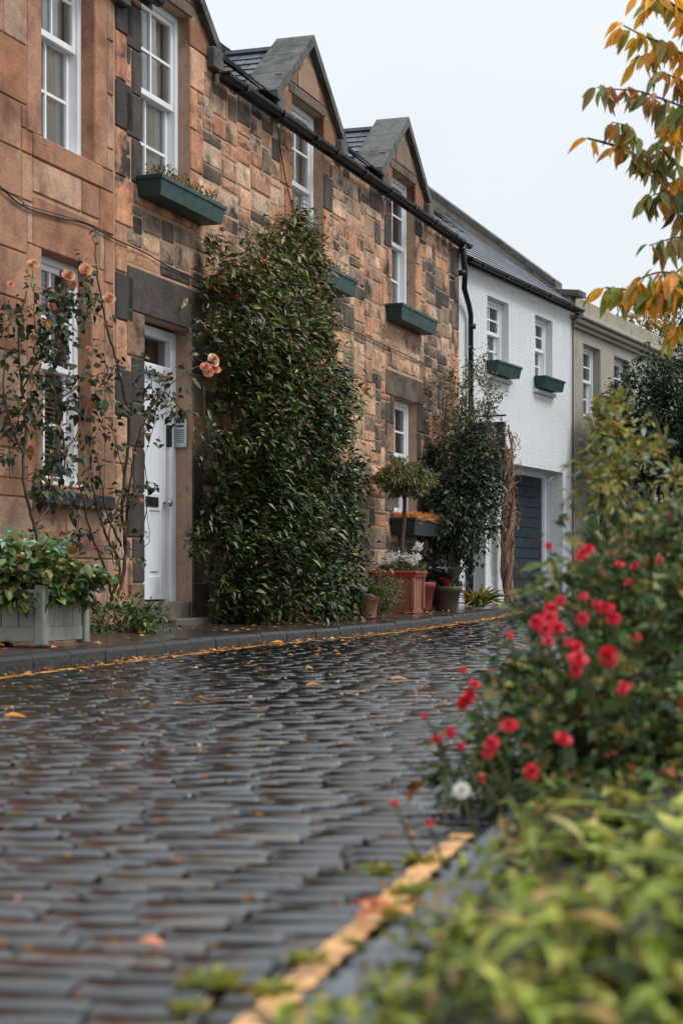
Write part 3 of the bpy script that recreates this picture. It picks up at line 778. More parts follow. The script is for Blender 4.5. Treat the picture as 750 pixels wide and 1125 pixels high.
def curve_pts(ctrl, n=6):
    """Catmull-Rom through control points"""
    c = [Vector(p) for p in ctrl]; c = [c[0]*2-c[1]] + c + [c[-1]*2-c[-2]]; res = []
    for i in range(1, len(c)-2):
        for k in range(n):
            t = k/n; p0, p1, p2, p3 = c[i-1:i+3]
            res.append(.5*((2*p1)+(p2-p0)*t+(2*p0-5*p1+4*p2-p3)*t*t+(3*p1-p0-3*p2+p3)*t**3))
    res.append(c[-2]); return res

def bloom(mbd, r, pal_, layers=((6, 1.0, .75), (6, .84, .5), (5, .64, .3), (4, .42, .12), (3, .22, .02))):
    """rose of cupped petals, opening along +z"""
    tilt_ = [random.uniform(-.12, .12) for _ in range(2)]
    for li, (n, rr, open_) in enumerate(layers):
        for k in range(n):
            q = 2*math.pi*(k + .5*(li % 2))/n + random.uniform(-.15, .15); wq = math.pi/n*1.6
            col = random.choice(pal_); kk = random.uniform(.85, 1.12)*(1-.06*li); vs = []
            for i in range(4):
                t = i/3
                for j in range(4):
                    s_ = (j/3-.5)*2
                    rad = r*rr*(.12 + (.6+.4*open_)*t) * (1 - .1*s_*s_*t) + (r*.08*open_ if i == 3 else 0)
                    z = r*((.5-.3*open_)*t**1.2 + .09*li - .10*s_*s_*t) + random.uniform(-.06, .06)*r
                    if i == 3: z -= r*.12*open_
                    a = q + wq*s_*(.35+.65*math.sin(min(t*1.3, 1)*math.pi/2))
                    vs.append((rad*math.cos(a), rad*math.sin(a), z))
            mbd.add(vs, [(4*i+j, 4*i+j+1, 4*i+j+5, 4*i+j+4) for i in range(3) for j in range(3)], tuple(c*kk for c in lin(*col)))
BL = {}
def bloom_obj(parent, key, pal_, r, loc, tilt, name='rose_bloom'):
    """loc is relative to the parent"""
    if key not in BL:
        BL[key] = []
        for _ in range(3):
            b = MB(); bloom(b, 1.0, pal_); o = b.build('tmp', M_petal, None, True); BL[key].append(o.data); bpy.data.objects.remove(o)
    o = bpy.data.objects.new(name, random.choice(BL[key])); C.objects.link(o); o.parent = parent
    o.location = loc; o.scale = (r*random.uniform(.8, 1.1), r*random.uniform(.75, 1.05), r*random.uniform(.7, 1.2)); o.rotation_euler = Vector(tilt).to_track_quat('Z', 'Y').to_euler(); return o

GRN = [(5, (50,70,34)), (4, (80,102,50)), (2, (104,122,60)), (1, (134,132,66)), (2, (46,66,40))]
DGR = [(5, (36,52,36)), (4, (48,66,42)), (2, (70,88,56)), (2, (24,34,27)), (.5, (120,110,60))]
YGR = [(5, (134,146,52)), (4, (104,118,44)), (2, (170,172,80)), (2, (66,78,38)), (1.5, (166,150,84)), (3, (60,76,38)), (1,(150,108,62))]
BARK = lin(74, 58, 44); TWIG = lin(92, 66, 48)

# ------------------------------------------------------------------ big evergreen climber on the sandstone wall
base = W1.w(s1(16.1)-.38, .05, .1)
V = thing('climbing_evergreen', 'huge bushy evergreen climber covering the sandstone wall right of the white door', 'climber', base, W1.rot)
# local x along the wall, -y out of it
def edge(z):   # left and right limits and thickness at height z, from the photo's outline
    zs = [0, .35, .9, 1.5, 1.9, 2.3, 2.65, 2.85, 3.05, 3.2, 3.5]
    l = [-1.3, -1.4, -1.3, -1.2, -1.25, -1.3, -1.3, -1.25, -1.1, .2, .8]
    r = [1.25, 1.45, 1.55, 1.6, 1.55, 1.5, 1.4, 1.35, 1.5, 1.55, 1.3]
    t = [.66, .72, .66, .62, .58, .5, .42, .34, .26, .2, .14]
    return np.interp(z, zs, l), np.interp(z, zs, r), np.interp(z, zs, t)
nc = 780; zc = rng.random(nc)**.95*3.6; l, r_, t_ = edge(zc); l = l + .13*np.sin(zc*7.3)+.06*np.sin(zc*17); r_ = r_ + .13*np.sin(zc*6.1+1)+.07*np.sin(zc*15); zc = zc*(1+.05*np.sin(rng.random(nc)*6)); xc = l + (r_-l)*rng.random(nc)
rim = np.minimum((xc-l), (r_-xc))/.45; th = t_*np.sqrt(np.clip(rim, .12, 1)); yc = -th*(rng.random(nc)**.35)
n = 54000; k = rng.integers(0, nc, n); off = rng.normal(0, 1, (n, 3))*np.array([.075, .06, .07])*rng.uniform(.6, 1.5, (nc, 1))[k]
P = np.stack([xc[k], yc[k], zc[k]], 1) + off; P[:, 1] = np.minimum(P[:, 1], -.02); P = P[P[:, 2] > .0]; k = k[:len(P)]; off = off[:len(P)]
O = nrm(np.stack([off[:, 0]*3, np.full(len(P), -.9)+off[:, 1]*3, off[:, 2]*3+.35], 1))
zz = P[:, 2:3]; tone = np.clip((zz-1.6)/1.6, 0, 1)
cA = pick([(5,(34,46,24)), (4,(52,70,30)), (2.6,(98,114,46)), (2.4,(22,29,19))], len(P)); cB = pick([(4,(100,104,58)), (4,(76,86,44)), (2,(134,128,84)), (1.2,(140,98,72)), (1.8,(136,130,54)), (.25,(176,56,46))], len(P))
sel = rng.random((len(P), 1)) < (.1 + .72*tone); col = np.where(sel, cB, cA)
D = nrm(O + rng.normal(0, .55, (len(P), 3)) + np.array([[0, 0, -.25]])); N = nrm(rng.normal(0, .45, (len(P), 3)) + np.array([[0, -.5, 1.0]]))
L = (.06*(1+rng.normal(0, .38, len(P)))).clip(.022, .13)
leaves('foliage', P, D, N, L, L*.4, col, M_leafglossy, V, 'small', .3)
b = MB()
for i in range(22):
    x0 = random.uniform(-.7, .7); z1 = random.uniform(1.5, 2.9); l, r_, t_ = edge(z1); x1 = random.uniform(l*.9, r_*.9)
    b.tube(wobble((x0, -.05, -.05), (x1, -t_*.4, z1), 9, .06), [.022*(1-.7*j/8) for j in range(9)], 6, BARK)
b.build('stem', M_bark, V, True)

# ------------------------------------------------------------------ window boxes
def window_box(label, W_, s_a, s_b, ztop, dep=.19, h=.16, mt=None, plant='dry', base_=(4, (110,92,60))):
    t = thing('window_box', label, 'window box', W_.w((s_a+s_b)/2, .0, ztop-h), W_.rot, 'window boxes on the house fronts')
    hw = (s_b-s_a)/2; b = MB(); e = .02
    # tapered open trough
    def ring(x, y0, y1, z): return [(-x, y0, z), (x, y0, z), (x, y1, z), (-x, y1, z)]
    vs = ring(hw-.03, -dep+.02, -.012, 0) + ring(hw, -dep, -.012, h-.03) + ring(hw+.012, -dep-.012, -.012, h-.028) + ring(hw+.012, -dep-.012, -.012, h) + ring(hw-e, -dep+e, -.03, h) + ring(hw-e-.01, -dep+e+.01, -.03, h-.05)
    fs = [(3, 2, 1, 0)]
    for r in range(5):
        for q in range(4): fs.append((4*r+q, 4*r+(q+1) % 4, 4*r+4+(q+1) % 4, 4*r+4+q))
    b.add(vs, fs); b.build('box', mt or M_green, t)
    b = MB(); b.add([(-hw+.03, -dep+.03, h-.03), (hw-.03, -dep+.03, h-.03), (hw-.03, -.02, h-.03), (-hw+.03, -.02, h-.03)], [(0,1,2,3)]); b.build('earth', M_soil, t)
    if plant == 'dry':
        n = 320; P = np.stack([rng.uniform(-hw+.05, hw-.05, n), rng.uniform(-dep+.05, -.04, n), np.full(n, h-.03)], 1)
        D = nrm(rng.normal(0, .45, (n, 3)) + np.array([[0, 0, 1.2]]))
        leaves('dry_plants', P, D, rand_dirs(n), rng.uniform(.07, .24, n), .008, pick([(3,(128,104,70)), (2,(92,78,56)), (1,(150,130,60)), (1,(84,96,54))], n), M_leafdry, t, 'small', .2)
        n = 300; P = np.stack([rng.uniform(-hw+.05, hw-.05, n), rng.uniform(-dep+.05, -.04, n), rng.uniform(h, h+.13, n)], 1)
        leaves('foliage', P, rand_dirs(n), rand_dirs(n), .03, .018, pick([(3,(120,112,62)), (2,(92,96,54)), (1,(160,120,60)), (1,(110,74,56))], n), M_leafdry, t, 'small', .2)
    elif plant == 'orange':
        n = 2600; P = np.stack([rng.uniform(-hw+.04, hw-.04, n), rng.uniform(-dep+.04, -.03, n), np.full(n, h-.03)], 1)
        D = nrm(rng.normal(0, .45, (n, 3)) + np.array([[0, -.25, 1.3]]))
        leaves('orange_grass', P, D, rand_dirs(n), rng.uniform(.12, .25, n), .009, pick([(4,(224,150,74)), (3,(196,118,56)), (3,(232,178,104)), (1,(130,92,52))], n), M_leafdry, t, 'blade', .5)
    elif plant == 'small':
        n = 60; P = np.stack([rng.uniform(-hw+.05, hw-.05, n), rng.uniform(-dep+.05, -.04, n), np.full(n, h-.03)], 1)
        leaves('foliage', P, nrm(rng.normal(0, .5, (n, 3)) + np.array([[0, 0, 1.0]])), rand_dirs(n), rng.uniform(.03, .08, n), .012, pick([(3,(90,100,54)), (1,(150,110,60))], n), M_leafdry, t, 'small', .2)
    return t
window_box('weathered green window box of dried plants under the sash window above the white door', W1, s1(13.62)-.05, s1(14.75)+.02, 3.56, .22, .15)
window_box('green window box half hidden by the top of the evergreen climber', W1, s1(16.75), s1(17.9)+.1, 3.50, .24, .17)
window_box('green window box under the upper window nearest the swan-neck downpipe', W1, s1(19.6), s1(20.85)+.1, 3.53, .2, .17, plant='small')
window_box('black window box of orange grass under the small ground-floor window', W1, s1(19.75), s1(21.1)+.1, 1.17, .3, .19, M_charcoal, 'orange')
window_box('teal window box under the white house window nearest the downpipe', W2, 1.0, 1.93, 3.38, .17, .16, plant='none')
window_box('teal window box under the white house window nearest the grey house', W2, 2.93, 3.81, 3.38, .17, .16, plant='small')

# ------------------------------------------------------------------ wooden planter by the left house
pz = zr(10)+.1
pl = thing('wooden_planter', 'square grey panelled wooden planter of leafy trailing plants under the left window', 'planter', W1.w(s1(10.02)+.47, .86, pz), W1.rot)
b = MB(); hx, hy, hh = .25, .25, .31
for sx in (-1, 1):
    for sy in (-1, 1): b.cbox(sx*hx-.03, sx*hx+.03, sy*hy-.03, sy*hy+.03, 0, hh+.025, .006)
for sy in (-1, 1):
    b.cbox(-hx+.03, hx-.03, sy*hy-.014, sy*hy+.014, .02, .1, .004); b.cbox(-hx+.03, hx-.03, sy*hy-.016, sy*hy+.016, hh-.07, hh, .004)
    for k in range(4):
        w_ = (2*hx-.06)/4; b.cbox(-hx+.03+k*w_+.003, -hx+.03+(k+1)*w_-.003, sy*hy-.008, sy*hy+.008, .1, hh-.07, .003)
for sx in (-1, 1):
    b.cbox(sx*hx-.014, sx*hx+.014, -hy+.03, hy-.03, .02, .1, .004); b.cbox(sx*hx-.016, sx*hx+.016, -hy+.03, hy-.03, hh-.07, hh, .004)
    for k in range(4):
        w_ = (2*hy-.06)/4; b.cbox(sx*hx-.008, sx*hx+.008, -hy+.03+k*w_+.003, -hy+.03+(k+1)*w_-.003, .1, hh-.07, .003)
b.build('planter_box', M_planter, pl)
b = MB(); b.box(-hx+.02, hx-.02, -hy+.02, hy-.02, .2, .26); b.build('earth', M_soil, pl)
P, O = clumped(2700, (0, 0, hh+.05), (.44, .46, .2), 120, .12, cut=lambda P: (P[:, 2] > hh-.2) & ((np.abs(P[:, 0]) > hx) | (np.abs(P[:, 1]) > hy) | (P[:, 2] > hh-.02)))
foliage('foliage', P, O, .046, .85, [(4,(58,82,38)), (4,(80,102,46)), (1.6,(116,130,62)), (2,(38,52,32)), (.8,(128,100,56)), (.4,(150,130,60))], M_leafglossy, pl, 'round', .25, hang=.15)
P, O = clumped(260, (.02, -.02, hh+.2), (.3, .3, .13), 30, .15); foliage('pale_top_leaves', P, O, .06, .55, [(3,(132,160,124)), (2,(112,146,110)), (1,(150,160,90))], M_leaf, pl, 'ovate', .3)
b = MB()
for i in range(5):
    x = random.uniform(-.2, .1); p = wobble((x, -hy-.03, hh-.02), (x+random.uniform(-.03, .03), -hy-.04, random.uniform(.15, .3)), 6, .01); b.tube(p, .003, 4, TWIG)
b.build('trailing_stem', M_bark, pl)

# low shrub between planter and door step
t = thing('low_shrub', 'low spreading green shrub on the pavement between the planter and the door step', 'shrub', W1.w(s1(13.0), .32, .1), W1.rot)
P, O = clumped(2600, (-.32, 0, .05), (.52, .3, .2), 110, .1, cut=lambda P: P[:, 2] > .005)
foliage('foliage', P, O, .042, .42, GRN, M_leafglossy, t, 'small', .2)
b = MB()
for i in range(16): b.tube(wobble((random.uniform(-.31, -.3), 0, 0), (random.uniform(-.7, .1), random.uniform(-.2, .2), random.uniform(.08, .18)), 5, .02), [.006, .005, .004, .003, .002], 5, BARK)
b.build('stem', M_bark, t)

# ------------------------------------------------------------------ climbing roses, drawn as stems on planes standing off the wall
def rose_climber(label, root_px, stems, out, blooms, nleaf, pal_l, lw=.045, groupseed=1):
    """stems: lists of (px, py, outward) control points; leaves grow along them"""
    org = W1.hit(*root_px); t = thing('climbing_rose', label, 'climbing rose', org, 0)
    b = MB(); LP = []; LD = []
    for st in stems:
        rad = st[0]; ctrl = [W1.hit(x, y, o) - org for x, y, o in st[2:]]; p = curve_pts(ctrl, 6)
        p = [q + Vector([random.uniform(-.006, .006) for _ in range(3)]) for q in p]; m = len(p)
        b.tube(p, [rad*(1-.65*i/(m-1)) for i in range(m)], 6, random.choice((lin(84,62,46), lin(70,56,44), lin(98,70,52))))
        dens = st[1]
        for i in range(1, m):
            seg = (p[i]-p[i-1]); k = np.random.default_rng(i+len(LP)).poisson(dens*seg.length*nleaf)
            if i < m*.12: continue
            for _ in range(int(k)):
                f = random.random(); tw = Vector((random.gauss(0, 1), random.gauss(0, 1), random.gauss(0, .7))).normalized()
                q = p[i-1] + seg*f; L = random.uniform(.03, .12)
                if random.random() < .35: b.tube([q, q+tw*L*.6, q+tw*L], .0022, 4, TWIG)
                e = q + tw*L
                for _ in range(random.choice((3, 5, 7, 8))):
                    LP.append(tuple(e + Vector([random.gauss(0, .026) for _ in range(3)]))); LD.append(tuple(tw + Vector((random.gauss(0, .7), random.gauss(0, .7), random.gauss(-.3, .6)))))
    b.build('stem', M_bark, t, True)
    LP = np.array(LP); LD = nrm(np.array(LD)); n = len(LP)
    N = nrm(rng.normal(0, .5, (n, 3)) + np.array([[.35, -.5, .8]])); L = (lw*(1+rng.normal(0, .28, n))).clip(.02, .1)
    leaves('foliage', LP, LD, N, L, L*.68, pick(pal_l, n, .22), M_leaf, t, 'ovate', .25)
    for (x, y, o, r, key, pl_) in blooms:
        bloom_obj(t, key, pl_, r*1.25, W1.hit(x, y, o) - org, (random.uniform(.2, .7), -1, random.uniform(0, .7)))
    return t
PEACH = [(240,196,150), (244,208,170), (232,170,130), (246,216,184), (230,150,118)]
CORAL = [(234,160,138), (228,140,124), (240,184,160), (236,150,120)]
RL = [(5,(44,58,40)), (4,(60,76,50)), (3,(32,42,36)), (1.3,(110,112,70)), (1,(134,96,56)), (.5,(176,120,52)), (1,(94,116,92))]
rose_climber('tall climbing rose with peach blooms in front of the lower left sash window', (42, 640, .5), [
    (.014, .35, (50,625,.5), (44,600,.45), (33,560,.4), (26,520,.35), (28,470,.32), (24,420,.3), (20,370,.3), (30,320,.3)),
    (.010, .9, (41,575,.42), (60,545,.4), (72,500,.36), (62,450,.34), (60,400,.34), (66,350,.34), (75,305,.34)),
    (.008, 1.0, (27,500,.33), (10,460,.3), (4,410,.3), (10,360,.3), (20,330,.3)),
    (.007, 1.0, (62,440,.35), (84,425,.35), (96,400,.34), (103,385,.34)),
    (.007, 1.1, (24,430,.3), (40,395,.35), (38,350,.36), (36,296,.36)),
    (.007, 1.0, (62,400,.34), (48,380,.38), (62,345,.38), (93,302,.36)),
    (.007, .9, (70,500,.36), (88,470,.38), (99,440,.38), (110,425,.38)),
    (.006, 1.0, (45,400,.34), (30,440,.4), (12,480,.38), (14,520,.36)),
    (.006, .7, (36,560,.4), (55,520,.42), (52,470,.4), (40,440,.4)),
    (.006, 1.0, (50,360,.34), (60,330,.36), (84,312,.36), (90,345,.36)),
    (.006, .6, (66,600,.5), (84,585,.45), (90,540,.4), (100,520,.36))], 0,
    [(36,290,.36,.034,'peach',PEACH), (75,303,.36,.043,'peach',PEACH), (80,312,.37,.034,'peach',PEACH), (94,296,.36,.038,'peach',PEACH), (58,337,.38,.024,'coral',CORAL),
     (37,371,.38,.026,'peach',PEACH), (98,383,.36,.014,'coral',CORAL), (12,312,.34,.018,'coral',CORAL)], 30, RL, .046)
rose_climber('bare-stemmed climbing rose between the left window and the white door with large pale pink blooms', (125, 668, .12), [
    (.016, .08, (126,668,.14), (134,640,.16), (138,600,.16), (134,560,.18), (138,520,.2), (142,470,.22), (134,420,.22), (122,375,.2), (112,335,.2), (106,290,.18)),
    (.013, .12, (122,660,.14), (132,625,.2), (118,590,.24), (108,560,.22), (100,520,.2), (104,480,.2)),
    (.012, .1, (124,655,.14), (112,615,.18), (100,585,.2), (92,550,.22), (84,520,.24)),
    (.010, .2, (134,600,.2), (120,570,.26), (112,530,.28), (106,500,.28)),
    (.011, .2, (136,590,.2), (142,560,.24), (136,540,.26), (128,560,.26), (120,590,.26), (126,620,.24)),
    (.010, .35, (138,600,.18), (142,540,.25), (150,490,.32), (160,460,.36), (180,430,.4), (200,412,.44), (218,402,.46), (230,398,.48)),
    (.006, .35, (150,500,.3), (162,470,.34), (172,450,.36), (178,425,.4), (196,400,.44), (212,392,.46)),
    (.006, .9, (160,460,.36), (168,440,.4), (166,418,.42), (160,405,.42)),
    (.006, .9, (180,430,.4), (192,440,.42), (200,455,.42), (196,470,.42)),
    (.006, .15, (140,590,.2), (156,580,.28), (163,550,.3), (160,500,.32), (175,450,.34)),
    (.005, .15, (136,600,.2), (152,604,.28), (164,594,.3), (162,560,.3)),
    (.006, .5, (134,430,.22), (146,420,.26), (152,440,.28)), (.006, .7, (128,400,.22), (118,420,.24), (124,450,.24)),
    (.005, .6, (136,520,.2), (126,480,.24), (120,455,.26)), (.006, .5, (104,530,.22), (96,500,.24), (110,470,.24)),
    (.005, .7, (112,335,.2), (104,345,.22), (96,330,.24)), (.005, .6, (106,290,.18), (104,268,.18), (100,256,.18)),
    (.006, .5, (132,560,.2), (144,552,.24), (160,532,.28), (172,532,.3)), (.005, .4, (120,600,.22), (108,600,.24), (98,606,.24))], 0,
    [(120,328,.24,.036,'peach',PEACH), (226,404,.5,.043,'coral',CORAL), (234,396,.49,.043,'peach',PEACH), (237,406,.5,.036,'coral',CORAL), (229,409,.52,.036,'coral',CORAL), (130,280,.2,.012,'coral',CORAL)], 22, RL, .044)

# ------------------------------------------------------------------ pots near the corner
def pot(label, px, dist_, s_off, r, h, kind='round', col=(150,84,62), rimcol=None):
    pass
def ploc(Z, out): return W1.w(s1(Z), out, zr(Z)+.1)
def round_pot(t, r, h, col, name='pot'):
    b = MB(); b.lathe([(r*.68, 0), (r*.7, .01), (r*.93, h*.78), (r*1.0, h*.8), (r*1.02, h*.98), (r*.98, h), (r*.86, h), (r*.84, h*.86), (0.001, h*.86)], 28, lin(*col)); b.build(name, M_terra, t, True)
    b = MB(); b.lathe([(r*.83, h*.87), (r*.3, h*.9), (.001, h*.9)], 16); b.build('earth', M_soil, t)
t = thing('potted_plant', 'small round terracotta pot of thin grassy green plants in front of the square tub', 'potted plant', ploc(16.9, .72), W1.rot)
round_pot(t, .115, .22, (158,104,80))
n = 1300; q = rng.uniform(0, 2*math.pi, n); rr = .08*np.sqrt(rng.random(n)); P = np.stack([rr*np.cos(q), rr*np.sin(q), np.full(n, .19)], 1)
D = nrm(np.stack([np.cos(q)*rng.uniform(.1, 1, n), np.sin(q)*rng.uniform(.1, 1, n), rng.uniform(.5, 1.3, n)], 1))
leaves('foliage', P, D, rand_dirs(n), rng.uniform(.1, .26, n), .009, pick([(4,(92,112,58)), (3,(120,134,74)), (2,(66,84,48))], n), M_leaf, t, 'blade', .5)
t = thing('airy_plant', 'fine airy plant with tiny pale flowers beside the small terracotta pot', 'plant', ploc(17.5, .66), W1.rot)
P, O = clumped(2400, (.0, 0, .2), (.22, .2, .22), 70, .14, cut=lambda P: P[:, 2] > 0); foliage('foliage', P, O, .022, .5, [(4,(86,104,62)), (2,(60,76,48)), (1,(150,140,90)), (.5,(200,190,170))], M_leaf, t)
b = MB()
for i in range(24): b.tube(wobble((0, 0, 0), (random.uniform(-.2, .2), random.uniform(-.18, .18), random.uniform(.2, .42)), 5, .01), .003, 4, TWIG)
b.build('stem', M_bark, t)

tb = thing('square_tub', 'large square terracotta tub with a red painted rim, standing under the topiary tree', 'plant tub', ploc(19.0, .34), W1.rot)
b = MB(); c1 = lin(134, 80, 64); c2 = lin(150, 48, 42)
hx, hy, hh = .2, .24, .44
def tap(z0, z1, a0, b0, a1, b1, col): 
    vs = [(-a0,-b0,z0),(a0,-b0,z0),(a0,b0,z0),(-a0,b0,z0),(-a1,-b1,z1),(a1,-b1,z1),(a1,b1,z1),(-a1,b1,z1)]
    b.add(vs, [(0,3,2,1),(4,5,6,7),(0,1,5,4),(1,2,6,5),(2,3,7,6),(3,0,4,7)], col)
tap(0, .04, hx*.93, hy*.93, hx*.93, hy*.93, c1); tap(.04, hh-.06, hx*.88, hy*.88, hx*.95, hy*.95, c1)
for sx, sy in ((-1,-1),(1,-1),(1,1),(-1,1)): b.cbox(sx*hx*.93-.02, sx*hx*.93+.02, sy*hy*.93-.02, sy*hy*.93+.02, .04, hh-.06, .005, c1)
b.build('tub', M_terra, tb)
b = MB(); tap(hh-.06, hh, hx*1.05, hy*1.05, hx*1.1, hy*1.1, c2); b.cbox(-hx*1.13, hx*1.13, -hy*1.13, hy*1.13, hh-.03, hh+.004, .008, c2); b.build('rim', M_terra, tb)
b = MB(); b.cbox(-hx*.95, hx*.95, -hy*.95, hy*.95, hh, hh+.012, .004); b.build('earth', M_soil, tb)
# topiary standing in the tub
tt = thing('topiary_tree', 'small clipped standard tree with bare stem and round crown in the red tub', 'tree', W1.w(s1(19.0)-.02, .4, zr(19)+.5), W1.rot)
b = MB(); b.tube(curve_pts([(0, 0, 0), (-.02, 0, .3), (.03, -.01, .6), (.05, -.01, .9), (.06, 0, 1.02)], 4), [.026]*6+[.022]*6+[.018]*5, 8, BARK)
for i in range(9): b.tube(wobble((.05, 0, .85), (random.uniform(-.25, .35), random.uniform(-.2, .2), random.uniform(.95, 1.2)), 5, .02), [.01, .009, .007, .005, .003], 5, BARK)
b.build('trunk', M_bark, tt, True)
P, O = clumped(5200, (.05, 0, 1.02), (.36, .33, .19), 130, .11, shell=.5); foliage('crown', P, O, .036, .5, [(4,(92,100,60)), (3,(120,122,72)), (2,(70,80,48)), (1,(150,130,78)), (.6,(140,104,66))], M_leafglossy, tt)
# white flowers in the tub
tf = thing('white_flowers', 'bunch of small white flowers growing at the foot of the topiary stem', 'flowers', W1.w(s1(19.0)-.02, .4, zr(19)+.55), W1.rot)
n = 420; q = rng.integers(0, 9, n); cc = np.stack([rng.uniform(-.13, .1, 9), rng.uniform(-.19, .17, 9), rng.uniform(.08, .14, 9)], 1); cc[0, 2] = .24; cc[0, 1] = -.15

for cc_ in cc:
    n = 60; P = cc_ + rng.normal(0, .024, (n, 3)); leaves('flower_head', P, nrm(rng.normal(0, .6, (n, 3)) + np.array([[0, 0, .9]])), rand_dirs(n), .035, .022, pick([(4,(232,232,228)), (1,(214,204,206))], n, .06), M_petal, tf, 'small', .1)
n = 260; P = np.stack([rng.uniform(-.16, .16, n), rng.uniform(-.24, .24, n), np.full(n, .0)], 1); leaves('foliage', P, nrm(rng.normal(0, .5, (n, 3)) + np.array([[0, 0, .9]])), rand_dirs(n), rng.uniform(.06, .15, n), .016, pick(GRN, n), M_leaf, tf, 'small', .3)
b = MB()
for p in cc: b.tube(wobble((p[0]*.6, p[1]*.8, 0), p, 4, .01), .003, 4, TWIG)
b.build('stem', M_leafdry, tf)

t = thing('potted_plant', 'tall dark red pot behind the square tub with broad dark leaves', 'potted plant', ploc(20.05, .27), W1.rot)
round_pot(t, .17, .32, (128,52,44))
def broad(t, n, L, pal_, z0, spread=.8, asp=.36, name='foliage', droop=.45, r0=.05):
    q = rng.uniform(0, 2*math.pi, n); P = np.stack([r0*np.cos(q), r0*np.sin(q), z0+rng.uniform(0, .12, n)], 1)
    D = nrm(np.stack([np.cos(q)*spread*rng.uniform(.3, 1, n), np.sin(q)*spread*rng.uniform(.3, 1, n), rng.uniform(.7, 1.2, n)], 1))
    Ls = L*rng.uniform(.6, 1.15, n); leaves(name, P, D, nrm(np.stack([-np.cos(q), -np.sin(q), np.full(n, .6)], 1)), Ls, Ls*asp, pick(pal_, n, .15), M_leafglossy, t, 'lance', droop)
broad(t, 22, .42, [(3,(48,60,44)), (2,(70,86,60)), (1,(150,150,84)), (1,(60,40,40))], .28)
t = thing('potted_plant', 'dark round pot with broad red and bronze leaves next to the spiky striped plant', 'potted plant', ploc(20.3, .5), W1.rot)
round_pot(t, .17, .27, (78,62,50))
broad(t, 20, .42, [(3,(60,70,66)), (2,(84,98,90)), (1.2,(46,38,38))], .22, 1.0, .42)
broad(t, 5, .3, [(3,(196,52,38)), (1,(206,110,60))], .22, .7, .38, 'red_leaves')
t = thing('dark_leaved_plant', 'dark broad-leaved plant in the shade below the black window box', 'plant', ploc(21.0, .22), W1.rot)
broad(t, 30, .5, [(3,(52,66,54)), (2,(40,48,42)), (1,(96,116,100))], .05, .6, .3)
P, O = clumped(1500, (0, 0, .3), (.3, .2, .3), 50, .14, cut=lambda P: P[:, 2] > 0); foliage('underleaves', P, O, .06, .4, DGR, M_leafglossy, t)
# phormium
def spiky(label, loc, n, L, pal_):
    t = thing('spiky_plant', label, 'plant', loc, W1.rot)
    q = rng.uniform(0, 2*math.pi, n); P = np.stack([.04*np.cos(q), .04*np.sin(q), np.full(n, .0)], 1)
    D = nrm(np.stack([np.cos(q)*rng.uniform(.2, 1.1, n), np.sin(q)*rng.uniform(.2, 1.1, n), rng.uniform(.45, 1.2, n)], 1))
    Ls = L*rng.uniform(.6, 1.1, n); leaves('foliage', P, D, nrm(np.stack([-np.cos(q), -np.sin(q), np.full(n, .7)], 1)), Ls, .042, pick(pal_, n, .12), M_leaf, t, 'blade', .55); return t
spiky('spiky plant with arching yellow and green striped leaves near the garage corner', ploc(21.6, .52), 85, .68, [(4,(150,156,72)), (3,(96,120,64)), (2,(196,170,76)), (1,(190,130,60)), (2,(60,88,60))])

# ------------------------------------------------------------------ dark ivy shrub over the corner
t = thing('corner_shrub', 'tall dark ivy-like shrub over the corner where the stone house meets the white house', 'shrub', ploc(21.45, .2), W1.rot)
P, O = clumped(14500, (0, -.14, 1.42), (.95, .44, .8), 200, .13, shell=.3, cut=lambda P: (P[:, 1] < .16) & (P[:, 2] > .3) & ((P[:, 0] < .3) | (P[:, 2] < 1.5) | (rng.random(len(P)) < .3))); foliage('foliage', P, O, .05, .6, DGR, M_leafglossy, t, jit=.25)
P, O = clumped(4200, (.1, -.2, 2.2), (1.05, .5, .95), 150, .07, shell=.1, cut=lambda P: P[:, 1] < .16); foliage('loose_sprigs', P, O, .045, .5, [(4,(86,92,66)), (3,(110,104,78)), (2,(64,72,52)), (1,(140,116,84))], M_leaf, t)
b = MB()
for i in range(16):
    e = (random.uniform(-.7, 1.0), random.uniform(-.35, .1), random.uniform(1.4, 3.2)); b.tube(wobble((random.uniform(-.08, .08), 0, 0), e, 9, .05), [.024*(1-.85*j/8) for j in range(9)], 6, BARK)
for i in range(26):
    x = random.uniform(-.7, .9); z = random.uniform(1.7, 2.5); b.tube(wobble((x, -.1, z), (x+random.uniform(-.2, .2), random.uniform(-.6, .1), z+random.uniform(.3, .7)), 5, .02), .004, 4, TWIG)
b.build('stem', M_bark, t, True)

# hanging sign
sg = thing('hanging_sign', 'dark teal rectangular hanging sign half hidden in the ivy on the white house', 'sign', W2.w(.45, .24, 1.73), W2.rot)
b = MB(); b.cbox(-.012, .012, -.22, .22, 0, .78, .004); b.build('sign_board', M_navy, sg)
b = MB(); b.box(-.015, -.0125, -.2, .2, .04, .24); b.build('pale_band', surf('pale_blue_paint', lin(120, 146, 158), .3, 12, .5), sg)
b = MB(); b.tube([(0, .3, .86), (0, -.24, .86)], .012, 6); b.tube([(0, .2, .86), (0, .2, .77)], .006, 5); b.tube([(0, -.18, .86), (0, -.18, .77)], .006, 5); b.build('bracket', M_black, sg)
cu = bpy.data.curves.new('sign_lettering', 'FONT'); cu.body = 'TUCK'; cu.size = .1; cu.extrude = .001; cu.align_x = 'CENTER'
tx_ = bpy.data.objects.new('sign_lettering', cu); C.objects.link(tx_); cu.materials.append(M_text); tx_.parent = sg; tx_.location = (-.0155, 0, .56); tx_.rotation_euler = (R(90), 0, R(-90)); bpy.context.view_layer.update()
me = bpy.data.meshes.new_from_object(tx_); tm = bpy.data.objects.new('lettering', me); C.objects.link(tm); tm.parent = sg; tm.location = tx_.location; tm.rotation_euler = tx_.rotation_euler; bpy.data.objects.remove(tx_)

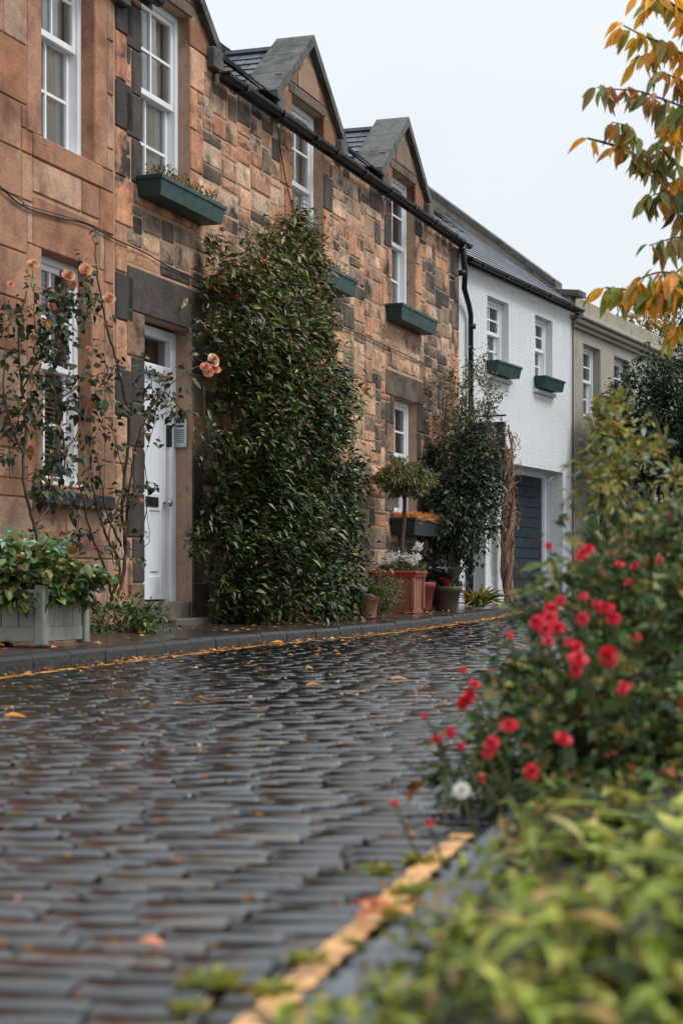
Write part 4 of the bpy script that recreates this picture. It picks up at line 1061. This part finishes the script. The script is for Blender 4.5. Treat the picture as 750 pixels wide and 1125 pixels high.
# ------------------------------------------------------------------ wisteria trunk on the white house
t = thing('wisteria', 'thick twisted bare brown wisteria trunk climbing the white house beside the garage', 'climber', W2.w(1.4, .14, zr(24)+.1), W2.rot)
b = MB()
for i in range(15):
    ph = random.uniform(0, 6.28); fr_ = random.uniform(1.6, 3.2); rr = random.uniform(.05, .15); top = random.uniform(1.5, 2.45); pts = []
    m_ = 26
    for j in range(m_):
        z = top*j/(m_-1); a = ph + fr_*z*1.5; k = rr*(.45 + .55*math.sin(min(z/1.0, 1)*1.57))
        pts.append((k*math.cos(a) - .03*z + random.uniform(-.012, .012), -.03 + k*.55*math.sin(a) + random.uniform(-.01, .01), z))
    r0 = random.uniform(.012, .03); kk = random.uniform(.45, 1.3)
    b.tube(pts, [r0*(1.25-.6*j/(m_-1)) for j in range(m_)], 7, tuple(c*kk for c in lin(128, 98, 80)))
for i in range(24):
    z = random.uniform(.8, 2.4); x = random.uniform(-.12, .08); b.tube(curve_pts([(x, -.05, z), (x+random.uniform(-.15, .2), -.14, z+random.uniform(0, .2)), (x+random.uniform(-.2, .35), -.1, z+random.uniform(-.1, .3))], 5), .005, 5, lin(140, 96, 70))
b.build('trunk', M_bark, t, True)

# cable sagging along the sandstone wall
b = MB(); b.tube(curve_pts([W1.hit(x, y, .03) for x, y in ((-10,192),(0,204),(25,226),(60,238),(95,246),(125,262),(160,278),(200,300),(300,345),(370,358),(420,378),(470,402),(500,418))], 6), .006, 5, lin(30,28,28))
b.tube(curve_pts([W1.hit(x, y, .035) for x, y in ((0,205),(26,222),(30,226),(90,243),(125,258))], 5), .004, 5, lin(30,28,28))
b.tube(curve_pts([W1.hit(x, y, .03) for x, y in ((306,140),(309,170),(318,215),(330,250),(338,262))], 5), .006, 5, lin(26,26,26))
o = b.build('wall_cable', M_black); tag(o, 'thin black cable looping along the sandstone house fronts', 'cable')

# ------------------------------------------------------------------ climber and plants by the grey house
t = thing('autumn_climber', 'thin yellowing climber on a dark twisted stem between the white and grey houses', 'climber', W2.w(5.0, .35, zr(27)+.1), W2.rot)
b = MB()
for i in range(9): b.tube(wobble((random.uniform(-.1, .15), 0, 0), (random.uniform(-.2, .5), random.uniform(-.2, .1), random.uniform(1.6, 2.9)), 9, .07), [.022*(1-.75*j/8) for j in range(9)], 6, lin(60,46,38))
for i in range(22):
    z = random.uniform(1.5, 2.4); b.tube(wobble((random.uniform(-.2, .3), 0, z), (random.uniform(-.5, .8), random.uniform(-.4, .1), z+random.uniform(.2, .8)), 6, .03), .006, 4, TWIG)
b.build('stem', M_bark, t, True)
P, O = clumped(2300, (.1, -.15, 2.35), (.72, .4, .85), 110, .07, shell=.15); foliage('foliage', P, O, .075, .6, [(4,(140,140,66)), (3,(164,150,76)), (2,(110,116,62)), (1,(190,130,60))], M_autumn, t, 'ovate', .3)
t = thing('clipped_box', 'dark clipped evergreen in the corner between the white and grey houses', 'shrub', W2.w(5.15, .4, zr(27)+.1), W2.rot)
P, O = clumped(2600, (0, 0, .35), (.42, .35, .34), 80, .12, cut=lambda P: P[:, 2] > 0); foliage('foliage', P, O, .04, .5, DGR, M_leaf, t)
b = MB(); b.tube([(0, 0, 0), (0, 0, .4)], .03, 6, BARK); b.build('stem', M_bark, t)
t = thing('hanging_basket', 'dark basket of trailing plants on the grey house wall beside the blue double door', 'hanging basket', W2.w(6.75, .25, 1.15), W2.rot)
b = MB(); b.lathe([(.03, 0), (.12, .05), (.17, .14), (.18, .2), (.165, .2), (.001, .17)], 16); b.tube([(0, .25, .55), (0, 0, .55), (0, 0, .2)], .008, 5); b.build('basket', M_black, t)
P, O = clumped(1100, (0, 0, .25), (.3, .24, .16), 40, .14); foliage('foliage', P, O, .045, .5, [(3,(140,136,70)), (2,(100,108,60)), (1,(176,150,80))], M_leaf, t)
t = thing('garden_tree', 'dense dark green evergreen tree beyond the grey house windows', 'tree', (5.35, 27.0, .1), 0)
b = MB(); b.tube(curve_pts([(0, 0, 0), (.05, 0, 1), (-.05, .05, 2), (0, 0, 2.9)], 4), [.14]*4+[.11]*4+[.08]*5, 8, BARK)
for i in range(12): b.tube(wobble((0, 0, random.uniform(1.2, 2.2)), (random.uniform(-1, 1), random.uniform(-.8, .8), random.uniform(2, 3.4)), 6, .08), [.04, .035, .03, .02, .015, .01], 6, BARK)
b.build('trunk', M_bark, t, True)
P, O = clumped(20000, (-.1, 0, 2.7), (1.25, 1.05, 1.3), 300, .1, shell=.35); foliage('crown', P, O, .085, .42, [(5,(44,64,42)), (3,(60,82,54)), (3,(30,42,32)), (1,(90,108,72))], M_leaf, t)
t = thing('autumn_tree', 'small orange and green tree showing above the grey house parapet', 'tree', (5.6, 36, .1), 0)
b = MB(); b.tube([(0, 0, 0), (.1, 0, 2.5), (0, 0, 5)], [.15, .12, .06], 8, BARK)
for i in range(12): b.tube(wobble((0, 0, random.uniform(3, 4.5)), (random.uniform(-1, 1.8), random.uniform(-.8, .8), random.uniform(4.6, 6.2)), 6, .08), [.04, .035, .03, .02, .015, .01], 6, BARK)
b.build('trunk', M_bark, t, True)
P, O = clumped(3600, (1.0, 0, 5.0), (1.9, 1, 1.2), 130, .07, shell=.2); foliage('crown', P, O, .11, .5, [(3,(170,120,52)), (3,(110,120,60)), (2,(84,98,54)), (1,(200,140,60))], M_autumn, t, 'ovate')

# ------------------------------------------------------------------ foreground red rose bush
t = thing('rose_bush', 'large blurred rose bush covered in bright red blooms by the kerb', 'rose bush', (.86, 4.1, .02), 0)
org = Vector((.86, 4.1, .02))
P, O = clumped(15500, (.13, 0, .24), (.62, .58, .37), 340, .085, shell=.5, cut=lambda P: P[:, 2] > 0)
P2, O2 = clumped(7600, (-.27, -.55, .07), (.4, .46, .25), 170, .085, shell=.3, cut=lambda P: P[:, 2] > 0); P = np.concatenate([P, P2]); O = np.concatenate([O, O2])
foliage('foliage', P, O, .032, .62, [(5,(52,72,40)), (4,(72,92,48)), (2.4,(108,122,66)), (1,(44,58,42)), (2,(140,130,70)), (.8,(160,100,62))], M_leaf, t, 'small', .2)
b = MB()
for i in range(46):
    a = random.uniform(0, 6.28); k = random.uniform(.3, 1.05); b.tube(wobble((random.uniform(-.1, .1), random.uniform(-.1, .1), 0), (.1+.66*k*math.cos(a), .56*k*math.sin(a), random.uniform(.2, .62)), 7, .03), [.007, .006, .005, .005, .004, .003, .002], 5, lin(86,84,50))
RED = [(222,34,54), (236,66,84), (200,22,42), (240,100,116)]
rb_ = [(603,681,3.5,.02),(612,690,3.5,.019),(590,684,3.5,.019),(604,670,3.55,.02),(598,692,3.45,.017),(664,669,3.6,.022),(673,680,3.6,.018),(655,664,3.6,.014),(640,609,3.7,.02),(646,604,3.7,.017),(602,600,3.7,.013),
       (634,725,3.4,.022),(633,737,3.4,.018),(669,721,3.4,.024),(685,757,3.4,.017),(541,818,3.3,.02),(537,828,3.3,.018),(583,848,3.2,.018),(618,813,3.2,.02),(515,765,3.6,.02),(508,772,3.6,.017),(521,752,3.6,.013),(559,798,3.4,.018),
       (495,805,3.5,.016),(480,812,3.5,.012),(507,820,3.5,.013),(697,622,3.9,.015),(680,620,3.9,.012),(633,712,3.5,.016),(640,680,3.5,.018),(624,706,3.5,.013),(615,660,3.6,.014),(602,705,3.5,.013),(433,882,3.0,.008),(472,905,2.9,.009),
       (641,656,3.6,.013),(560,698,3.7,.011),(508,736,3.7,.008),(700,700,3.5,.010),(724,615,3.9,.012),(465,786,3.6,.007),(529,855,3.1,.008),(690,640,3.8,.011)]
for (px, py, Z, r) in rb_:
    Z -= .28 if py > 700 else .1
    p = at(px, py, Z) - org; o = bloom_obj(t, 'red', RED, r*.84, p, (random.uniform(-1, .8), -1, random.uniform(-.1, 1.6)))
    q = p + Vector((.1, .22, -.22)); b.tube(wobble(q, p, 5, .01), .003, 4, lin(92,96,56))
b.build('stem', M_bark, t, True)
wr = thing('white_rose', 'single white rose at the lower left of the red rose bush', 'rose', at(507, 905, 2.95), 0)
bloom_obj(wr, 'white', [(236,232,220), (228,224,216)], .016, (0, 0, .055), (-.2, -1, .5)); b = MB(); b.tube([(0.03, .05, -.03), (.01, .01, .02), (0, 0, .055)], .003, 5, lin(92,110,60)); b.build('stem', M_leafdry, wr)

# tall yellow-green shrub behind it at the right edge
t = thing('garden_shrub', 'tall loose olive-green shrub rising behind the red rose bush at the right edge', 'shrub', (1.15, 5.2, .03), 0)
P, O = clumped(5600, (.16, 0, .5), (.42, .42, .4), 170, .09, shell=.4)
P2, O2 = clumped(700, (-.3, .05, .74), (.15, .2, .22), 40, .17, shell=.2); P = np.concatenate([P, P2]); O = np.concatenate([O, O2])
foliage('foliage', P, O, .034, .45, [(5,(138,136,66)), (3,(104,112,62)), (4,(154,142,70)), (2,(140,154,138)), (1.5,(76,90,56)), (.6,(190,130,60))], M_leaf, t, 'ovate', .2)
b = MB()
for i in range(30): b.tube(wobble((random.uniform(-.1, .1), random.uniform(-.1, .1), 0), (random.uniform(-.42, .5), random.uniform(-.35, .35), random.uniform(.4, .88)), 7, .03), [.009, .008, .007, .006, .005, .004, .003], 5, lin(84,74,50))
b.build('stem', M_bark, t, True)
t = thing('silver_shrub', 'low shrub with silvery green leaves between the rose bush and the tall olive shrub', 'shrub', (1.25, 4.75, .03), 0)
P, O = clumped(3000, (0, 0, .38), (.4, .3, .32), 100, .1, shell=.4, cut=lambda P: P[:, 2] > 0); foliage('foliage', P, O, .05, .5, [(3,(128,146,130)), (3,(84,106,76)), (2,(152,166,156)), (2,(58,76,54))], M_leaf, t, 'ovate', .2)
b = MB()
for i in range(20): b.tube(wobble((0, 0, 0), (random.uniform(-.35, .35), random.uniform(-.25, .25), random.uniform(.3, .65)), 6, .02), .005, 5, lin(84,74,50))
b.build('stem', M_bark, t, True)

# foreground leafy plants, one source copied
def leafy(name, n, L, asp, pal_, h, r, mt):
    t = empty(name)
    q = rng.uniform(0, 2*math.pi, n); z = rng.random(n)**.7*h; rr = r*(.3+.7*rng.random(n))
    k = rng.integers(0, 7, n); sx = (np.cos(k*.9)*r*.55)*z/h; sy = (np.sin(k*.9)*r*.55)*z/h
    P = np.stack([sx, sy, z], 1); D = nrm(np.stack([np.cos(q), np.sin(q), rng.uniform(.0, 1.7, n)], 1)); Ls = L*rng.uniform(.55, 1.15, n)
    leaves('foliage', P, D, nrm(np.stack([-np.cos(q)*.4, -np.sin(q)*.4, np.ones(n)], 1)), Ls, Ls*asp, pick(pal_, n, .16), mt, t, 'lance', .35)
    b = MB()
    for i in range(7): b.tube(curve_pts([(0, 0, -.01), (math.cos(i*.9)*r*.25, math.sin(i*.9)*r*.25, h*.5), (math.cos(i*.9)*r*.55, math.sin(i*.9)*r*.55, h)], 3), .003, 5, lin(110,120,60))
    b.build('stem', M_leaf, t); return t
def copy_tree(o, parent=None):
    c = o.copy(); C.objects.link(c)
    if parent: c.parent = parent
    for ch in list(o.children): copy_tree(ch, c)
    return c
protos = [leafy('leafy_plant', 52, .105, .24, YGR, .15, .09, M_leaf), leafy('leafy_plant', 70, .075, .34, [(4,(136,148,52)), (3,(100,116,44)), (2,(168,170,74)), (1,(150,120,70)), (1.5,(52,66,34))], .12, .1, M_leaf), leafy('leafy_plant', 40, .14, .21, [(5,(146,156,62)), (3,(112,128,50)), (1.5,(176,174,92)), (1,(60,76,40))], .17, .08, M_leaf)]
used = [False]*3
random.seed(21)
spots = []
y = 1.25
while y < 2.75:
    x = float(interp(RK, y)) + .2 + random.uniform(0, .05)
    while x < y*.215 + .25:
        spots.append((x + random.uniform(-.03, .03), y + random.uniform(-.04, .04))); x += random.uniform(.1, .15)
    y += .115
for (x, y) in spots:
    if y > 3.1 and x > .45: continue
    i = random.choice((0, 0, 1, 1, 2)) if x > .25 else random.choice((0, 1, 1))
    o = protos[i] if not used[i] else copy_tree(protos[i]); used[i] = True
    o.location = (x, y, .02); o.rotation_euler = (0, 0, random.uniform(0, 6.28)); sc = random.uniform(.65, 1.1) * (.8 if x > .3 and y < 2 else 1) * (1.0 if x > interp(RK, y) + .32 else .62); o.scale = (sc, sc, sc*(1 if y < 1.9 else .58))
    tag(o, 'yellow-green leafy plant blurred at the bottom right edge of the lane', 'plant', 'leafy plants along the near kerb')
# ground cover beneath them
n = 11000; y = rng.uniform(1.1, 6.5, n); x = np.array([interp(RK, v) for v in y]) + .15 + rng.random(n)**1.3*1.4
P = np.stack([x, y, rng.uniform(.03, .09, n)], 1); m_ = x < y*.22+.3; P = P[m_]
D = nrm(rng.normal(0, .6, (len(P), 3)) + np.array([[0, 0, .7]])); o = leaves('ground_cover', P, D, rand_dirs(len(P)), rng.uniform(.02, .05, len(P)), .012, pick([(4,(104,116,48)), (3,(140,144,62)), (2,(60,72,38)), (2,(140,108,64))], len(P)), M_leaf, None, 'small', .3); o['kind'] = 'stuff'; tag(o, 'mixed low weeds and grass covering the planted bed', 'ground cover')
# pale bloom right at the bottom edge
t = thing('cream_rose', 'cream rose bloom far out of focus at the bottom edge', 'rose', at(572, 1180, 1.62), 0)
bloom_obj(t, 'cream', [(238,222,190), (232,210,178)], .03, (0, 0, .035), (0, -1, .6)); b = MB(); b.tube([(0, .01, -.04), (0, 0, .03)], .004, 5, lin(110,120,60)); b.build('stem', M_leaf, t)
# tufts between the setts
tf0 = None
for i, (px, py, s_) in enumerate(((232,1085,1.0), (300,1095,.8), (338,1060,.8), (205,1112,.6), (355,1118,.9), (415,960,.8), (452,985,1.0), (440,1010,1.0), (462,950,.9))):
    Z = F*H/(py-HOR)
    if tf0 is None:
        tf0 = empty('weed_tuft'); n = 90; q = rng.uniform(0, 6.28, n); P = np.stack([rng.normal(0, .012, n), rng.normal(0, .008, n), np.zeros(n)], 1)
        leaves('foliage', P, nrm(np.stack([np.cos(q)*.7, np.sin(q)*.7, rng.uniform(.3, 1.1, n)], 1)), rand_dirs(n), rng.uniform(.02, .05, n), .008, pick([(4,(150,146,60)), (3,(116,128,54)), (1,(170,130,70))], n), M_leaf, tf0, 'small', .3)
        o = tf0
    else: o = copy_tree(tf0)
    o.location = ((px-375)/F*Z, Z, .0); o.scale = (s_,)*3; o.rotation_euler = (0, 0, i*1.1)
    tag(o, 'tiny yellow-green weed tuft growing in a joint near the worn line', 'weed', 'weed tufts in the cobble joints')

# ------------------------------------------------------------------ cherry tree with autumn leaves reaching in from the right
ct = thing('cherry_tree', 'cherry tree at the right edge with drooping orange and green autumn leaves on thin branches', 'tree', (3.1, 7.6, .02), 0)
org = Vector((3.1, 7.6, .02)); b = MB()
b.tube([p - org for p in curve_pts([(3.1, 7.6, 0), (3.05, 7.6, .8), (3.12, 7.65, 1.7), (2.95, 7.6, 2.6), (2.7, 7.6, 3.6)], 5)], [.1]*7+[.08]*7+[.06]*7, 9, lin(70,60,54))
LP = []; LD = []; LL = []; LC = []
def twig(ctrl, r, dens, mix, L=.098):
    p = [at(x, y, Z) - org for x, y, Z in ctrl]; p = curve_pts(p, 8); m = len(p); b.tube(p, [r*(1-.6*i/(m-1)) for i in range(m)], 6, lin(62,54,50))
    for i in range(1, m):
        sgm = p[i]-p[i-1]
        for _ in range(np.random.default_rng(i*7+m).poisson(dens*1.5*sgm.length)):
            q = p[i-1] + sgm*random.random(); side = Vector((random.gauss(0, .5), random.gauss(0, .6), random.gauss(0, .15)))
            pet = side.normalized()*random.uniform(.01, .035); e = q+pet
            LP.append(tuple(e)); LD.append(tuple(side*.8 + Vector((random.gauss(-.15, .3), 0, -.85)))); LL.append(L*.95*random.uniform(.65, 1.15)); LC.append(mix)
O_, G_, B_ = 0, 1, 2
twig([(790,130,7.4),(752,118,7.4),(725,108,7.4),(700,100,7.45),(675,98,7.5),(655,96,7.5)], .006, 60, 1)
twig([(800,150,7.5),(760,140,7.5),(730,120,7.6)], .006, 60, 0)
twig([(820,270,7.6),(775,228,7.6),(750,215,7.6),(728,198,7.6),(708,180,7.55),(690,166,7.5),(668,158,7.5),(645,152,7.45)], .012, 38, 2)
twig([(720,190,7.6),(700,160,7.5),(690,140,7.5),(672,134,7.5)], .005, 60, 1)
twig([(765,222,7.6),(748,190,7.6),(728,165,7.5),(715,158,7.5)], .006, 60, 2)
twig([(770,252,7.6),(750,235,7.5),(735,214,7.5),(718,214,7.5),(702,226,7.5)], .005, 50, 1)
twig([(790,280,7.4),(755,262,7.4),(738,262,7.4),(712,270,7.4)], .006, 55, 1)
twig([(800,350,7.2),(760,322,7.2),(742,318,7.2),(715,322,7.2),(685,318,7.25),(664,316,7.3)], .009, 75, 3, .11)
twig([(760,325,7.2),(735,300,7.2),(705,305,7.2),(690,318,7.2)], .006, 65, 3, .11)
twig([(800,322,7.3),(762,290,7.3),(742,300,7.3),(728,318,7.3)], .006, 60, 2)
twig([(820,90,7.7),(770,75,7.7),(735,50,7.7),(712,42,7.7),(684,28,7.7)], .008, 58, 0)
twig([(735,50,7.7),(710,60,7.7),(696,64,7.7)], .005, 60, 0)
twig([(800,60,7.6),(765,30,7.6),(745,10,7.6),(722,-5,7.6),(705,-2,7.6)], .008, 60, 0)
twig([(800,20,7.6),(760,-20,7.6),(735,-15,7.6),(712,10,7.6)], .008, 60, 0)
twig([(820,200,7.6),(785,170,7.6),(748,160,7.6),(735,130,7.6)], .006, 45, 0)
twig([(820,300,7.3),(780,330,7.2),(752,350,7.2),(740,368,7.2)], .006, 55, 3)
twig([(770,110,7.6),(740,85,7.6),(715,78,7.6)], .005, 40, 1)
b.tube([p - org for p in curve_pts([(3.0, 7.6, 1.9), (2.3, 7.6, 1.75), at(820,270,7.6)], 6)], .03, 7, lin(62,54,50)); b.tube([p - org for p in curve_pts([(2.95, 7.6, 2.6), (2.3, 7.6, 2.55), at(800,150,7.5)], 6)], .025, 7, lin(62,54,50))
b.tube([p - org for p in curve_pts([(3.1, 7.6, 1.6), (2.2, 7.3, 1.55), at(800,350,7.2)], 6)], .02, 7, lin(62,54,50)); b.tube([p - org for p in curve_pts([(2.8, 7.6, 3.2), (2.2, 7.6, 2.9), at(820,90,7.7)], 6)], .02, 7, lin(62,54,50))
b.build('trunk', M_bark, ct, True)
LP = np.array(LP); LD = nrm(np.array(LD)); n = len(LP); LC = np.array(LC)
pals = [[(6,(250,190,66)), (2,(226,160,72)), (3,(160,158,80))], [(4,(138,142,84)), (3,(168,138,78)), (2,(190,120,50)), (2,(96,104,62))], [(3,(124,138,76)), (3,(222,156,54)), (2,(170,132,70)), (1,(100,114,68))], [(5,(238,170,50)), (3,(150,158,66)), (1.5,(224,140,48)), (2,(128,142,64))]]
col = np.zeros((n, 3))
for i in range(4):
    m_ = LC == i; col[m_] = pick(pals[i], m_.sum(), .14)
LL = np.array(LL); leaves('crown', LP, LD, nrm(rng.normal(0, 1, (n, 3)) + np.array([[0, -.8, .3]])), LL, LL*.4, col, M_autumn, ct, 'cherry', .2, fold=.3)

# ------------------------------------------------------------------ fallen leaves
def fallen(label, px, py, L, col, z=.0, rot=0, group=None):
    Z = F*(H-z)/(py-HOR); P = np.zeros((1, 3)); t = leaves('fallen_leaf', P, np.array([[math.cos(rot), math.sin(rot), .08]]), np.array([[.1, -.15, 1.]]), np.array([L]), L*.6, np.array([lin(*col)]), M_leafdry, None, 'ovate', .1)
    t.location = ((px-375)/F*Z, Z, z+.012); return tag(t, label, 'leaf', group)
fallen('orange fallen leaf on the wet cobbles at the left edge', 4, 792, .075, (214,140,56), rot=.1)
fallen('single curled tan leaf on the cobbles in the middle of the lane', 336, 757, .08, (176,122,72), rot=.3)
fallen('pale leaf on the cobbles left of the red rose bush', 428, 750, .09, (186,144,98), rot=.0)
fallen('tan leaf lying beside the worn line at the bottom', 150, 1046, .04, (206,130,96), rot=-.4)
fallen('bright yellow leaf on the yellow line in front of the evergreen climber', 300, 708, .09, (220,156,60), .0, .2)
for i in range(5):
    fallen('dead brown leaf in the heap on the near kerb', 395+i*9, 1006+((i*7) % 13), .05, ((170,90,60), (200,140,90), (120,60,46))[i % 3], .012, i*1.3, 'dead leaves heaped on the near kerb')
n = 3000; Zs = 1.5 + 16*rng.random(n)**1.6; x = interp(LK, Zs) + .1 + rng.random(n)*(interp(RK, Zs)-interp(LK, Zs)-.1); m_ = x > -(Zs*.2+.3)
P = np.stack([x, Zs, np.full(n, -.006) + np.maximum(0, (Zs-14)*.006)], 1)[m_]; n = len(P); ul = rng.uniform(.012, .035, n); sg_ = rng.choice([-1, 1], n)
o = leaves('joint_debris', P, np.stack([du[0]*sg_, du[1]*sg_, rng.uniform(-.02, .15, n)], 1), nrm(rng.normal(0, .2, (n, 3)) + np.array([[0, -.3, 1.]])), ul, ul*.5, pick([(4,(150,96,50)), (3,(120,84,54)), (1.5,(190,130,70)), (2,(92,84,44)), (2,(80,58,42))], n), M_leafdry, None, 'small', .05); o['kind'] = 'stuff'; tag(o, 'wet brown leaf crumbs and moss caught in the cobble joints', 'debris')
# scattered litter on pavement, gutter and road
n = 1500; Zs = np.concatenate([rng.uniform(8, 24, 900), rng.uniform(1.6, 20, 600)]); kx = interp(LK, Zs)
x = np.concatenate([kx[:900] + np.where(rng.random(900) < .55, np.abs(rng.normal(0, .09, 900))+.01, -rng.uniform(.0, 1.3, 900)), kx[900:] + rng.uniform(.1, 3.0, 600)])
z = np.where(x < kx, .1, .006) + np.maximum(0, (Zs-14)*.006); m_ = (x > Zs*.341-6.1) & (x < interp(RK, Zs))
P = np.stack([x, Zs, z+.004], 1)[m_]; n = len(P); q = rng.uniform(0, 6.28, n); L = rng.uniform(.015, .06, n)*np.where(P[:, 1] < 6, .5, 1)
o = leaves('leaf_litter', P, np.stack([np.cos(q), np.sin(q), rng.uniform(-.05, .2, n)], 1), nrm(rng.normal(0, .2, (n, 3)) + np.array([[0, 0, 1.]])), L, L*.55, pick([(4,(196,130,60)), (3,(160,104,64)), (2,(214,160,90)), (2,(110,76,52)), (1,(206,180,130))], n), M_leafdry, None, 'small', .05); o['kind'] = 'stuff'; tag(o, 'small scattered autumn leaf litter along kerb and cobbles', 'leaf litter')
# ------------------------------------------------------------------ sky, sun, camera
w = bpy.data.worlds.new('World'); S.world = w; w.use_nodes = True; nt = w.node_tree; nt.nodes.clear()
out = nt.nodes.new('ShaderNodeOutputWorld'); bg = nt.nodes.new('ShaderNodeBackground')
sky = nt.nodes.new('ShaderNodeTexSky'); sky.sky_type = 'NISHITA'; sky.sun_disc = False
SE, SR = R(52), R(70)                       # sun height; direction over the right-hand side behind the camera
sky.sun_elevation = SE; sky.sun_rotation = R(100)
sky.air_density = 1.0; sky.dust_density = 4.0
# an overcast deck: the cloud veil covers the clear sky and is brighter overhead
tc = nt.nodes.new('ShaderNodeTexCoord'); sp = nt.nodes.new('ShaderNodeSeparateXYZ'); nt.links.new(tc.outputs['Generated'], sp.inputs[0])
rp = nt.nodes.new('ShaderNodeValToRGB'); e = rp.color_ramp.elements
e[0].position = 0.0; e[0].color = (6.7, 7.2, 7.5, 1); e[1].position = 1.0; e[1].color = (13.5, 14.3, 15.2, 1)
x = e.new(.3); x.color = (7.3, 7.75, 8.05, 1)
nt.links.new(sp.outputs[2], rp.inputs[0])
mx = nt.nodes.new('ShaderNodeMix'); mx.data_type = 'RGBA'; mx.inputs[0].default_value = .93
cn = nt.nodes.new('ShaderNodeTexNoise'); cn.inputs['Scale'].default_value = 2.2; cn.inputs['Detail'].default_value = 5; nt.links.new(tc.outputs['Generated'], cn.inputs[0])
cr = nt.nodes.new('ShaderNodeValToRGB'); cr.color_ramp.elements[0].position = .3; cr.color_ramp.elements[0].color = (.93, .94, .955, 1); cr.color_ramp.elements[1].position = .7; cr.color_ramp.elements[1].color = (1.06, 1.05, 1.04, 1)
nt.links.new(cn.outputs[0], cr.inputs[0]); cm = nt.nodes.new('ShaderNodeMix'); cm.data_type = 'RGBA'; cm.blend_type = 'MULTIPLY'; cm.inputs[0].default_value = 1
nt.links.new(rp.outputs[0], cm.inputs[6]); nt.links.new(cr.outputs[0], cm.inputs[7])
nt.links.new(sky.outputs[0], mx.inputs[6]); nt.links.new(cm.outputs[2], mx.inputs[7])
nt.links.new(mx.outputs[2], bg.inputs[0]); bg.inputs[1].default_value = .1
nt.links.new(bg.outputs[0], out.inputs[0])
sl = bpy.data.lights.new('sun', 'SUN'); sl.energy = 1.5; sl.angle = R(14); sl.color = (1, .96, .9)
so = bpy.data.objects.new('sun', sl); C.objects.link(so)
az = R(100); dirv = Vector((math.sin(az)*math.cos(SE), math.cos(az)*math.cos(SE), math.sin(SE)))
so.rotation_euler = dirv.to_track_quat('Z', 'Y').to_euler(); so.location = (10, -5, 20)

cam = bpy.data.cameras.new('camera'); co = bpy.data.objects.new('camera', cam); C.objects.link(co); S.camera = co
co.location = (0, 0, H); co.rotation_euler = (R(90), 0, 0)
cam.sensor_fit = 'VERTICAL'; cam.sensor_height = 36; cam.sensor_width = 24; cam.lens = F/1125*36; cam.shift_y = (HOR-562.5)/1125
cam.clip_start = .05; cam.clip_end = 2000
cam.dof.use_dof = True; cam.dof.focus_distance = 15.5; cam.dof.aperture_fstop = 4.6
S.view_settings.view_transform = 'Standard'; S.view_settings.look = 'None'; S.view_settings.gamma = 1; S.view_settings.exposure = .38
